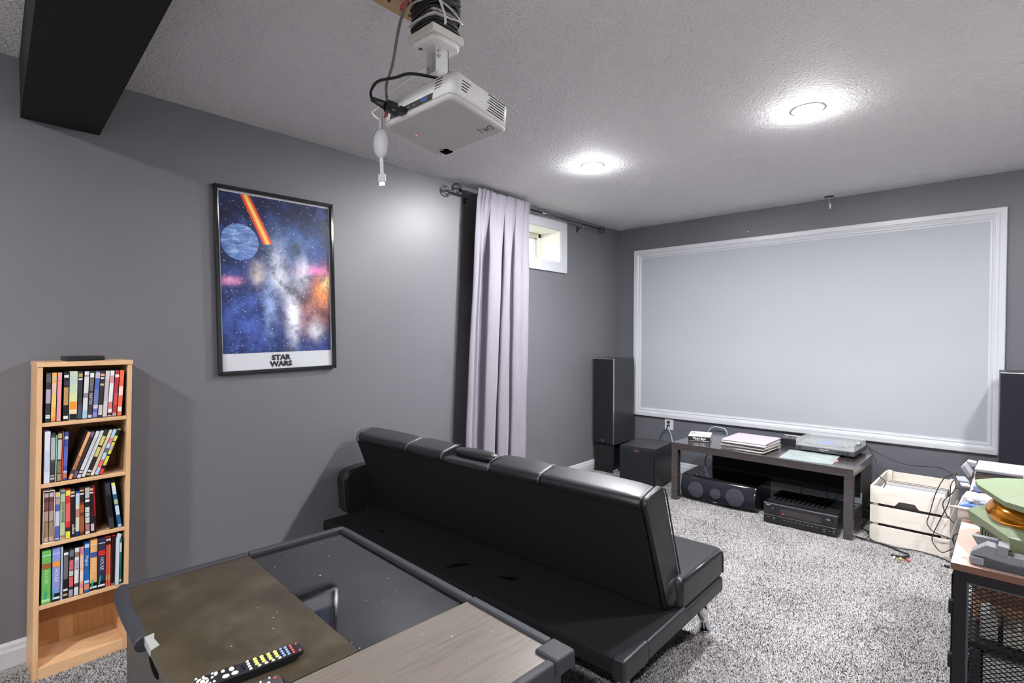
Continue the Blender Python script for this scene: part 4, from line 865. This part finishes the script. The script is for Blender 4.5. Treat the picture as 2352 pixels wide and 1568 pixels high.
bm = bmesh.new(); cyl(bm, (-1.386, .900, 2.016), (-1.335, .915, 1.985), .008, .013, 14); bx(bm, -1.345, -1.318, .912, .944, 1.972, 1.998); tag(obj('power_plug', bm, m_blackplast), 'black moulded plug at the left end of the projector', 'plug')
bm = bmesh.new(); cyl(bm, (-1.335, .922, 1.979), (-1.300, .934, 1.966), .0075, .0095, 14); bx(bm, -1.302, -1.278, .926, .946, 1.957, 1.974); tag(obj('video_plug', bm, m_blackplast), 'black video plug pushed into the projector port panel', 'plug')
cable('thin_white_cable', [(-1.262, 1.03, 2.13), (-1.33, .985, 2.085), (-1.40, .955, 2.047), (-1.418, .935, 2.01), (-1.395, .905, 1.98), (-1.352, .900, 1.945)], .0028, m_white, 'thin white cable from the mount round the left side of the projector')
m_dong = mat('soft white plastic', (.40, .40, .41), .45)
t = thing('streaming_dongle', 'white oval streaming dongle dangling below the projector', 'dongle', (-1.342, .900, 1.872), R(25))
bm = bmesh.new(); ell(bm, (0, 0, 0), (.026, .0075, .044), 28, 14); obj('puck', bm, m_dong, t)
bm = bmesh.new(); tube(bm, [(0, 0, .078), (0, 0, .060), (.0, 0, .040)], [.0028, .005, .006], 10); obj('cable_collar', bm, m_dong, t)
bm = bmesh.new()
prism(bm, [(-.005, -.002, -.042), (.005, -.002, -.042), (.009, -.002, -.092), (-.002, -.002, -.092)], (0, .004, 0)); obj('flat_cable', bm, m_dong, t, .0008)
box('connector_body', (-.008, .014, -.005, .005, -.114, -.090), m_dong, t, .002); box('connector_tip', (-.005, .011, -.003, .003, -.126, -.114), m_silver, t, .0006)

# ================================================================== WALL AND CEILING FITTINGS
t = thing('wall_outlet', 'white wall outlet with black and blue plugs under the screen frame', 'outlet', (-2.256, Y1, .453))
box('cover_plate', (-.044, .044, -.006, 0, -.060, .060), m_trim, t, .003)
for z in (.018, -.018): box('plug', (-.014, .012, -.022, -.006, z-.010, z+.010), m_blackplast, t, .003)
cable('electric_cable', [(-2.258, 4.742, .435), (-2.275, 4.735, .40), (-2.31, 4.735, .36), (-2.33, 4.72, .30), (-2.30, 4.70, .10)], .0035, m_blackplast, 'black cord dropping from the wall outlet behind the subwoofer')
cable('network_cable', [(-2.252, 4.742, .435), (-2.245, 4.735, .40), (-2.225, 4.735, .36), (-2.20, 4.72, .28), (-2.16, 4.70, .10)], .0035, m_pblue, 'pale blue cable dropping from the wall outlet')
cable('network_cable', [(-1.90, 4.72, .30), (-1.853, 4.722, .440), (-1.82, 4.722, .472), (-1.786, 4.722, .482), (-1.74, 4.722, .478), (-1.697, 4.722, .455), (-1.66, 4.72, .30)], .004, m_pblue, 'pale blue cable arching up behind the left part of the bench')
cable('network_cable', [(-1.30, 4.70, .30), (-1.20, 4.69, .20), (-1.05, 4.66, .13), (-.80, 4.60, .06), (-.50, 4.62, .05)], .005, m_blue, 'dark blue cable along the wall behind the receiver')
cable('electric_cable', [(-1.70, 4.66, .40), (-1.80, 4.66, .28), (-1.86, 4.66, .18), (-1.83, 4.66, .02)], .0045, m_blackplast, 'black cord slanting down the wall behind the centre speaker')
cable('speaker_wire', [(-.98, 4.27, .05), (-1.0, 4.33, .16), (-.95, 4.40, .205), (-.88, 4.42, .19), (-.82, 4.40, .05)], .003, m_blackplast, 'thin black wire looping up behind the receiver')
cable('speaker_wire', [(-.78, 4.30, .04), (-.78, 4.34, .14), (-.74, 4.36, .165), (-.70, 4.35, .10), (-.69, 4.34, .02)], .003, m_blackplast, 'thin black wire loop behind the receiver near the right bench leg')
cable('electric_cable', [(-.60, 4.50, .25), (-.585, 4.46, .14), (-.62, 4.40, .10), (-.57, 4.36, .05), (-.60, 4.20, .012), (-.55, 4.12, .012)], .005, m_blackplast, 'black cord bunched on the floor behind the right bench leg')
cable('speaker_wire', [(-1.70, 4.14, .206), (-1.665, 4.10, .203), (-1.655, 4.055, .200), (-1.672, 4.035, .186), (-1.685, 4.05, .205)], .0022, m_pblue, 'short pale blue wire lying on the centre speaker')
t = thing('ceiling_wire', 'short white wire dangling from a small hole in the ceiling', 'wire', (-.915, 4.69, ZC))
box('hole_patch', (-.032, .032, -.034, .034, -.0012, 0), mat('rough hole shade', (.10, .09, .09), .9), t, 0)
bm = bmesh.new(); tube(bm, [(-.025, -.02, -.001), (.0, .0, -.008), (.028, .018, -.001)], .002, 6); obj('clip', bm, m_silver, t)
bm = bmesh.new(); tube(bm, [(0, .01, -.004), (-.003, .01, -.03), (.003, .01, -.05)], .0016, 6); obj('string', bm, m_white, t)
bm = bmesh.new(); ell(bm, (.006, .01, -.072), (.007, .006, .022), 12, 8); obj('white_tip', bm, m_cardb, t)
for x, z, lb in ((-1.542, 2.209, 'white wall plug above the left half of the screen'), (-1.001, 2.211, 'brass screw head above the screen beside a second screw'), (-.989, 2.199, 'lower brass screw head above the screen')):
    bm = bmesh.new(); ell(bm, (x, Y1, z), (.006, .004, .005), 10, 6); tag(obj('wall_plug', bm, m_white if x < -1.2 else m_gold), lb, 'screw')

# ================================================================== RIGHT-HAND CABINET
t = thing('mesh_cabinet', 'black metal cabinet with wire mesh end and pale copper top at the right edge', 'cabinet', (-.053, 1.812, 0), R(-1.5))
KW, KD, KH = .42, 1.30, .70
box('top_board', (-.006, KW, -.004, KD, KH-.018, KH), m_copper, t, .0015); box('top_edge', (-.006, KW, -.0052, -.004, KH-.018, KH-.0005), m_copperedge, t, 0)
PZ = KH-.018
for x in (0, KW-.030):
    for y in (0, KD-.03): box('post', (x, x+.026, y, y+.026, 0, PZ), m_softblack, t, .001)
box('end_rail', (.026, KW-.03, 0, .02, PZ-.028, PZ), m_softblack, t, .001); box('end_rail', (.026, KW-.03, 0, .02, .05, .078), m_softblack, t, .001)
for d in ((.026, .031, .003, .012, .078, PZ-.028), (KW-.036, KW-.030, .003, .012, .078, PZ-.028), (.031, KW-.036, .003, .012, PZ-.033, PZ-.028)): box('mesh_frame', d, m_dgrey, t, 0)
bm = bmesh.new(); mx0, mx1, mz0, mz1 = .031, KW-.036, .078, PZ-.033; dx_, dz_ = .0195, .0112
def strip(ax, az, bx_, bz_):
    d = Vector((bx_-ax, 0, bz_-az)); nrm = Vector((-d.z, 0, d.x)).normalized()*.0011
    P = [(ax+nrm.x, .0075, az+nrm.z), (bx_+nrm.x, .0075, bz_+nrm.z), (bx_-nrm.x, .0075, bz_-nrm.z), (ax-nrm.x, .0075, az-nrm.z)]
    quad(bm, P); quad(bm, [(p[0], .0095, p[2]) for p in P])
slp = dz_/dx_; Wm, Hm = mx1-mx0, mz1-mz0
k = -int(Wm*slp/dz_)-2
while k*dz_ < Hm+Wm*slp+dz_:
    for sgn in (1, -1):
        # line z = c + sgn*slp*(x-mx0)
        c0 = mz0+k*dz_
        xa, xb = mx0, mx1
        def at(x): return c0+sgn*slp*(x-mx0)
        xs = [mx0, mx1]
        for zz in (mz0, mz1):
            xq = mx0+(zz-c0)/(sgn*slp)
            if mx0 < xq < mx1: xs.append(xq)
        xs = sorted(x for x in xs if mz0-1e-6 <= at(x) <= mz1+1e-6)
        if len(xs) >= 2 and xs[-1]-xs[0] > 1e-4: strip(xs[0], at(xs[0]), xs[-1], at(xs[-1]))
    k += 1
o = obj('wire_mesh', bm, m_softblack, t); o['kind'] = 'stuff'
box('shelf', (.026, KW-.01, .02, KD-.02, .480, .492), m_softblack, t, .001); box('bottom_shelf', (.0, KW, .0, KD, .045, .060), m_softblack, t, .001)
for z0, z1 in ((PZ-.028, PZ), (.05, .078)): box('side_rail', (.002, .016, .026, KD-.03, z0, z1), m_softblack, t, .001)
for y0 in (.03, .66):
    dr = box('door', (-.006, .0, y0, y0+.02, .085, PZ-.03), m_softblack, t, .001)
    for d in ((-.006, .0, y0+.59, y0+.61, .085, PZ-.03), (-.006, .0, y0, y0+.61, PZ-.05, PZ-.03), (-.006, .0, y0, y0+.61, .085, .105)): box('door_rail', d, m_softblack, dr, .001)
for z in (.575, .430):
    box('hinge', (-.010, .0, .004, .024, z-.018, z+.018), m_softblack, t, .002)
box('back_board', (KW-.008, KW-.002, .026, KD-.03, .05, PZ), m_copperedge, t, 0)
def kpos(x, y, z): a = R(-1.5); return (-.053+x*math.cos(a)-y*math.sin(a), 1.812+x*math.sin(a)+y*math.cos(a), z)
def inside(name, d, m, lab, cat): 
    o = box(name, (0, d[1]-d[0], 0, d[3]-d[2], 0, d[5]-d[4]), m, None, .003); o.location = kpos(d[0], d[2], d[4]); o.rotation_euler = (0, 0, R(-1.5)); return tag(o, lab, cat)
inside('cardboard_box', (.035, .20, .16, .50, .4925, .62), mat('brown carton', (.45, .22, .13), .7), 'brown carton on the upper shelf inside the mesh cabinet', 'box')
inside('game_case', (.052, .088, .06, .15, .4925, .560), flat((.86, .86, .85)), 'white rounded case in front of the brown carton behind the mesh', 'box')
inside('game_case', (.098, .150, .055, .15, .4925, .535), flat((.84, .82, .78)), 'cream box right of the white case behind the mesh', 'box')
inside('game_case', (.155, .23, .05, .15, .4925, .540), flat((.76, .80, .26)), 'yellow-green box on the upper shelf behind the mesh', 'box')
inside('paper_stack', (.060, .34, .045, .33, .0605, .452), flat((.88, .88, .88)), 'tall white storage box on the lower shelf behind the mesh', 'box')
inside('paper_stack', (.034, .055, .05, .33, .0605, .46), flat((.20, .21, .28)), 'dark blue folder beside the white storage box behind the mesh', 'folder')

# ------------------------------------------------------------------ things on the cabinet (top z = .70)
t = thing('flat_media_player', 'flat black player with a grey lid at the far end of the cabinet top', 'electronic device', (-.022, 2.90, KH), R(-3))
box('case', (.0, .34, .0, .24, 0, .030), m_blackgloss, t, .003); box('grey_lid', (-.004, .34, .03, .24, .030, .046), m_lgrey, t, .004); box('disc_slot', (.07, .24, -.001, .002, .018, .022), m_hole, t, 0); box('front_key', (.10, .125, -.012, .0, .004, .010), m_grey, t, .003)
t = thing('silver_end_piece', 'angular silver plastic bracket leaning at the far left of the cabinet top', 'plastic part', (-.052, 2.93, KH), R(-4))
bm = bmesh.new(); prism(bm, [(-.018, 0, .040), (-.006, 0, .056), (.020, 0, .012), (.008, 0, .0)], (0, .09, 0)); obj('slanted_plate', bm, m_lgrey, t, .002); bm = bmesh.new(); prism(bm, [(-.006, .09, .056), (.024, .09, .053), (.024, .09, .034), (.008, .09, .034)], (0, .05, 0)); obj('flat_wing', bm, m_lgrey, t, .002)
t = thing('grey_cable_block', 'grey plug block lying on the far left corner of the cabinet top', 'plug', (-.060, 2.78, KH), R(10))
box('body', (-.012, .024, 0, .09, 0, .018), m_grey, t, .004); box('wedge', (-.008, .02, -.05, 0, 0, .010), m_lgrey, t, .003)
t = thing('black_pad', 'small black folded pad behind the green helmet', 'pad', (-.030, 2.62, KH), R(-12)); box('pad', (-.012, .10, 0, .09, 0, .008), m_softblack, t, .002); box('fold', (-.006, .09, .01, .08, .008, .014), m_softblack, t, .002)
t = thing('pink_toy', 'salmon pink and blue plastic toy at the right edge of the cabinet top', 'toy', (.126, 2.80, KH), R(0))
bm = bmesh.new(); prism(bm, [(0, 0, 0), (.03, 0, 0), (.03, 0, .075), (.022, 0, .094), (.008, 0, .094), (0, 0, .078)], (0, .03, 0)); obj('pink_arm', bm, m_pink, t, .005); box('blue_foot', (-.008, -.001, .004, .026, 0, .06), m_sky, t, .002); bm = bmesh.new(); cyl(bm, (.012, -.003, .066), (.012, .0, .066), .006, n=12); obj('dark_rivet', bm, m_dgrey, t)
t = thing('card_box', 'open cream card box with raised flaps beside the helmet', 'box', (-.060, 2.275, KH), R(-3))
for d in ((.0, .10, .0, .0015, 0, .036), (.0, .10, .150, .1515, 0, .034), (.0, .0015, 0, .15, 0, .034), (.0985, .10, 0, .15, 0, .034), (0, .10, 0, .15, 0, .0015)): box('box_wall', d, m_cardb, t, 0)
bm = bmesh.new(); prism(bm, [(-.02, -.03, .040), (.095, -.055, .040), (.10, 0, .036), (0, 0, .036)], (0, 0, .0014)); obj('front_flap', bm, m_cardb, t); bm = bmesh.new(); prism(bm, [(.0, .15, .034), (.10, .15, .034), (.09, .20, .046), (.01, .20, .046)], (0, 0, .0014)); obj('rear_flap', bm, m_cardb, t)
t = thing('game_controller', 'blue and grey game controller lying in the cream card box', 'controller', (-.010, 2.350, .7035), R(-10))
bm = bmesh.new()
loft(bm, [[(x*s_, y*s_, z) for x, y in ((-.036, .03), (-.02, .042), (.02, .042), (.036, .03), (.044, -.035), (.034, -.050), (.022, -.030), (-.022, -.030), (-.034, -.050), (-.044, -.035))] for z, s_ in ((0, .80), (.008, .96), (.024, 1.), (.034, .85))]); obj('shell', bm, m_ctrl, t)
box('face_plate', (-.018, .018, -.02, .03, .032, .0365), m_dgrey, t, .003)
for x, y in ((-.016, -.014), (.016, -.014)):
    bm = bmesh.new(); cyl(bm, (x, y, .034), (x, y, .044), .005, .008, 16); obj('thumb_stick', bm, m_lgrey, t)
bm = bmesh.new(); ell(bm, (-.024, .016, .036), (.012, .010, .006), 14, 8); obj('trigger', bm, m_lgrey, t)
t = thing('blue_ball', 'small blue rounded knob showing behind the helmet brim', 'toy', (-.010, 2.48, KH)); bm = bmesh.new(); cyl(bm, (0, 0, 0), (0, 0, .05), .008, n=12); obj('stem', bm, m_dgrey, t); bm = bmesh.new(); ell(bm, (0, 0, .062), (.014, .014, .014), 16, 10); obj('knob', bm, m_ctrl, t)
# plain toy helmet
t = thing('toy_helmet', 'sage green toy helmet with mirrored orange visor on the cabinet', 'helmet', (.034, 2.035, KH+.004), R(19.4))
bm = bmesh.new(); ell(bm, (.165, 0, .128), (.130, .125, .064), 28, 16)
bmesh.ops.bisect_plane(bm, geom=bm.verts[:]+bm.edges[:]+bm.faces[:], plane_co=(0, 0, .135), plane_no=(0, 0, -1), clear_outer=True); obj('crown', bm, m_helm, t)
bm = bmesh.new()
loft(bm, [[(x, y, z0) for x, y in P] for z0, P in ((.120, [(.030, .07), (.024, -.09), (.06, -.150), (.20, -.150), (.20, .150), (.04, .140)]), (.136, [(-.016, .085), (-.020, -.10), (.012, -.164), (.20, -.158), (.20, .158), (.0, .152)]), (.150, [(-.018, .080), (-.022, -.095), (.012, -.160), (.20, -.155), (.20, .155), (.0, .148)]), (.168, [(.03, .06), (.03, -.07), (.055, -.12), (.20, -.130), (.20, .130), (.04, .115)]), (.178, [(.06, .03), (.06, -.05), (.08, -.09), (.18, -.10), (.18, .10), (.07, .08)]))])
for f in bm.faces: f.smooth = False
obj('brim', bm, m_helm, t)
bm = bmesh.new(); ell(bm, (.130, -.005, .092), (.152, .150, .062), 36, 16); obj('visor', bm, m_visor, t)
bm = bmesh.new()
loft(bm, [[(x, y, z0) for x, y in P] for z0, P in ((.0, [(.02, .10), (.02, -.10), (.06, -.145), (.24, -.130), (.24, .130), (.06, .140)]), (.026, [(-.020, .125), (-.016, -.12), (.03, -.165), (.26, -.145), (.26, .145), (.015, .155)]), (.060, [(-.026, .130), (-.020, -.12), (.028, -.168), (.27, -.150), (.27, .150), (.010, .160)]), (.076, [(-.004, .118), (.0, -.11), (.045, -.150), (.26, -.135), (.26, .135), (.03, .145)]))])
for f in bm.faces: f.smooth = False
obj('chin_guard', bm, m_helm, t)
bm = bmesh.new(); bx(bm, -.024, -.012, -.075, .045, .008, .036); v_ = obj('vent', bm, m_softblack, t, .003)
for k in range(6): box('vent_rib', (-.026, -.020, -.066+.019*k, -.060+.019*k, .010, .034), m_helmd, v_, .001)
bm = bmesh.new(); cyl(bm, (.12, -.150, .09), (.12, -.172, .09), .040, .034, 24); obj('ear_cap', bm, m_helmd, t); bm = bmesh.new(); cyl(bm, (.12, .150, .09), (.12, .172, .09), .040, .034, 24); obj('ear_cap', bm, m_helmd, t)
box('back_shell', (.18, .285, -.125, .125, .0, .15), m_helm, t, .03, 4)
# toy blaster
t = thing('toy_blaster', 'grey and black plastic toy blaster lying along the near edge of the cabinet top', 'toy', (-.020, 1.828, KH), R(-4))
bm = bmesh.new(); prism(bm, [(.0, 0, 0), (.34, 0, 0), (.34, 0, .020), (.075, 0, .020), (.030, 0, .024), (.0, 0, .022)], (0, .05, 0)); obj('under_body', bm, m_dgrey, t, .002)
bm = bmesh.new(); prism(bm, [(-.002, .004, .022), (.030, .004, .024), (.045, .004, .016), (.16, .004, .012), (.34, .004, .026), (.34, .004, .048), (.060, .004, .040), (.046, .004, .056), (.030, .004, .058), (.002, .004, .034)], (0, .042, 0)); obj('upper_body', bm, m_grey, t, .002)
mz = box('muzzle', (-.003, .026, -.0035, .05, .003, .022), m_lgrey, t, .002); box('muzzle_face', (.001, .022, -.0045, -.0035, .006, .019), m_grey, mz, 0)
bm = bmesh.new(); prism(bm, [(.048, .002, .036), (.070, .002, .034), (.074, .002, .062), (.052, .002, .064)], (0, .046, 0)); prism(bm, [(.012, .06, .03), (.05, .06, .05), (.05, .06, .06), (-.004, .06, .06)], (0, .02, 0)); obj('sight_block', bm, m_grey, t, .002)
for k in range(4): box('grip_rib', (.10+.012*k, .107+.012*k, .0015, .005, .026+.0012*k, .040+.001*k), m_lgrey, t, .001)
bm = bmesh.new(); prism(bm, [(.118, .003, .030), (.150, .003, .028), (.156, .003, .056), (.124, .003, .058)], (0, .044, 0)); obj('shell_cover', bm, m_grey, t, .002)

# ------------------------------------------------------------------ cables round the crate
cable('electric_cable', [(-.645, 4.60, .50), (-.60, 4.56, .46), (-.53, 4.30, .42), (-.485, 4.02, .415), (-.447, 3.975, .392), (-.455, 3.975, .360), (-.458, 4.00, .345)], .0028, m_blackplast, 'black cord from the turntable draping into the left of the crate')
cable('electric_cable', [(-.645, 4.62, .50), (-.58, 4.66, .44), (-.40, 4.62, .39), (-.20, 4.60, .40), (-.09, 3.9, .45), (-.10, 3.6, .50)], .0022, m_blackplast, 'thin black cord passing behind the crate')
cable('headset_cable', [(-.065, 2.85, .707), (-.085, 3.0, .712), (-.114, 3.90, .514), (-.162, 3.93, .478), (-.201, 3.935, .380), (-.229, 3.94, .247), (-.239, 3.94, .192), (-.208, 3.94, .148), (-.138, 3.95, .127), (-.11, 4.0, .10)], .0026, m_blackplast, 'black cable hanging in a loop in front of the crate, left strand')
cable('headset_cable', [(-.066, 2.83, .708), (-.080, 3.0, .712), (-.105, 3.90, .500), (-.133, 3.92, .447), (-.141, 3.93, .343), (-.188, 3.94, .204), (-.215, 3.94, .107), (-.196, 3.94, .060), (-.166, 3.94, .037), (-.118, 3.94, .075)], .0026, mat('dark brown cable', (.035, .02, .02), .5), 'dark brown cable looping low in front of the right part of the crate')
cable('headset_cable', [(-.045, 2.62, .706), (-.075, 2.72, .708), (-.090, 3.05, .700), (-.110, 3.88, .46), (-.125, 3.93, .40), (-.168, 3.94, .33), (-.150, 3.94, .26), (-.118, 3.95, .22)], .0026, m_blackplast, 'black cable crossing from the cabinet down the right side of the crate')
bm = bmesh.new(); tube(bm, [(-.105+.016*math.cos(a*.5), 3.93+.01*math.sin(a), .13+.035*math.sin(a*.5)) for a in range(26)], .0032, 8); tag(obj('cable_coil', bm, m_blackplast), 'small coil of black cable between the crate and the cabinet', 'cable')
cable('floor_cable', [(-.60, 4.16, .012), (-.566, 4.139, .012), (-.529, 4.0, .012), (-.50, 3.955, .012), (-.43, 3.93, .012), (-.361, 3.925, .012), (-.299, 3.945, .012), (-.216, 3.935, .012), (-.134, 3.881, .012), (-.09, 3.80, .012)], .0032, m_blackplast, 'thin black cable along the carpet at the foot of the crate')
t = thing('audio_cable', 'thick black audio cable with red, white and yellow plugs on the carpet', 'cable', (0, 0, 0))
bm = bmesh.new(); tube(bm, spline([(-.60, 3.96, .014), (-.533, 3.939, .014), (-.447, 3.925, .014), (-.353, 3.861, .014), (-.318, 3.842, .014), (-.320, 3.800, .014), (-.350, 3.775, .014), (-.395, 3.763, .014)], 8), .0055, 8); obj('lead', bm, m_blackplast, t)
for (a, b, c_), m in zip((((-.372, 3.765, .014), (-.372, 3.735, .016), (-.376, 3.715, .014)), ((-.352, 3.772, .014), (-.345, 3.74, .016), (-.342, 3.722, .014)), ((-.338, 3.780, .014), (-.315, 3.745, .016), (-.303, 3.727, .014))), (flat((.9, .88, .8)), flat((.86, .72, .3)), m_red)):
    bm = bmesh.new(); tube(bm, [a, b], .0035, 8); cyl(bm, b, c_, .0058, n=12, mi=1); obj('plug', bm, [m_blackplast, m], t)
bm = bmesh.new(); cyl(bm, (-.150, 3.792, .014), (-.128, 3.786, .014), .007, n=12); cyl(bm, (-.165, 3.797, .014), (-.150, 3.792, .014), .004, n=10, mi=1); tag(obj('adapter_plug', bm, [m_blackplast, m_gold]), 'small black and gold adapter plug on the carpet near the cabinet', 'plug')
bm = bmesh.new(); tube(bm, [(-.075+.014*math.cos(a*.4), 2.9, .36+.022*math.sin(a*.4)) for a in range(3, 14)], .003, 8); tag(obj('cord_loop', bm, m_blackplast), 'short black cord loop sticking out of the cabinet side', 'cable')

# ================================================================== CARPET PILE
def pile(regions, dens, seed=5):
    g = np.random.default_rng(seed); P = []
    for x0, x1, y0, y1 in regions:
        n = int((x1-x0)*(y1-y0)*dens); P.append(np.stack([g.uniform(x0, x1, n), g.uniform(y0, y1, n)], 1))
    P = np.concatenate(P); n = len(P)
    a = g.uniform(0, 2*np.pi, n); w_ = g.uniform(.0020, .0034, n)*(1.5 if dens < 30000 else 1.); h = g.uniform(.005, .0095, n)
    lean = g.normal(0, .0035, (n, 2)); V = np.zeros((n, 4, 3), np.float32)
    for k in range(3):
        V[:, k, 0] = P[:, 0]+w_*np.cos(a+k*2.0944); V[:, k, 1] = P[:, 1]+w_*np.sin(a+k*2.0944); V[:, k, 2] = .0005
    V[:, 3, 0] = P[:, 0]+lean[:, 0]; V[:, 3, 1] = P[:, 1]+lean[:, 1]; V[:, 3, 2] = h
    base = (np.arange(n)*4)[:, None]; T = np.concatenate([base+np.array([0, 1, 3]), base+np.array([1, 2, 3]), base+np.array([2, 0, 3])], 0).astype(np.int32)
    me = bpy.data.meshes.new('carpet_pile'); me.vertices.add(n*4); me.vertices.foreach_set('co', V.reshape(-1)); nt = len(T)
    me.loops.add(nt*3); me.loops.foreach_set('vertex_index', T.reshape(-1)); me.polygons.add(nt); me.polygons.foreach_set('loop_start', np.arange(0, nt*3, 3, dtype=np.int32)); me.polygons.foreach_set('loop_total', np.full(nt, 3, np.int32))
    at_ = me.attributes.new('tone', 'FLOAT', 'POINT'); lo = .5+.32*np.sin(P[:, 0]*9+2*np.sin(P[:, 1]*5))*np.sin(P[:, 1]*8+1.5*np.sin(P[:, 0]*6)); tone = np.clip(g.uniform(0, 1, n)*.9+lo*.25-.06, 0, 1)
    at_.data.foreach_set('value', np.repeat(tone, 4).astype(np.float32)); me.update(); me.validate()
    m = mat('carpet yarn', (.6, .58, .58), .95, spec=.1); nn, ll, bb = nodes(m); q = nn.new('ShaderNodeAttribute'); q.attribute_name = 'tone'
    setcol(m, ramp(m, q.outputs['Fac'], [(.0, (.025, .022, .022)), (.24, (.10, .09, .088)), (.46, (.33, .31, .305)), (.95, (.48, .465, .465))])); me.materials.append(m)
    o = bpy.data.objects.new('carpet_pile', me); C.objects.link(o); o['kind'] = 'stuff'; o['label'] = 'speckled light grey and brown carpet pile covering the floor'; o.parent = bpy.data.objects['floor']
pile([(-1.25, .05, 1.35, 4.10), (-2.80, -1.25, 2.30, 4.20), (-1.25, -.50, 4.10, 4.74), (-2.75, -2.05, .05, .75)], 58000)
pile([(.05, .95, 1.30, 4.74), (-2.80, -1.25, 4.20, 4.74), (-2.80, -2.05, .75, 1.55), (-2.0, .3, -.3, .35)], 20000, 6)
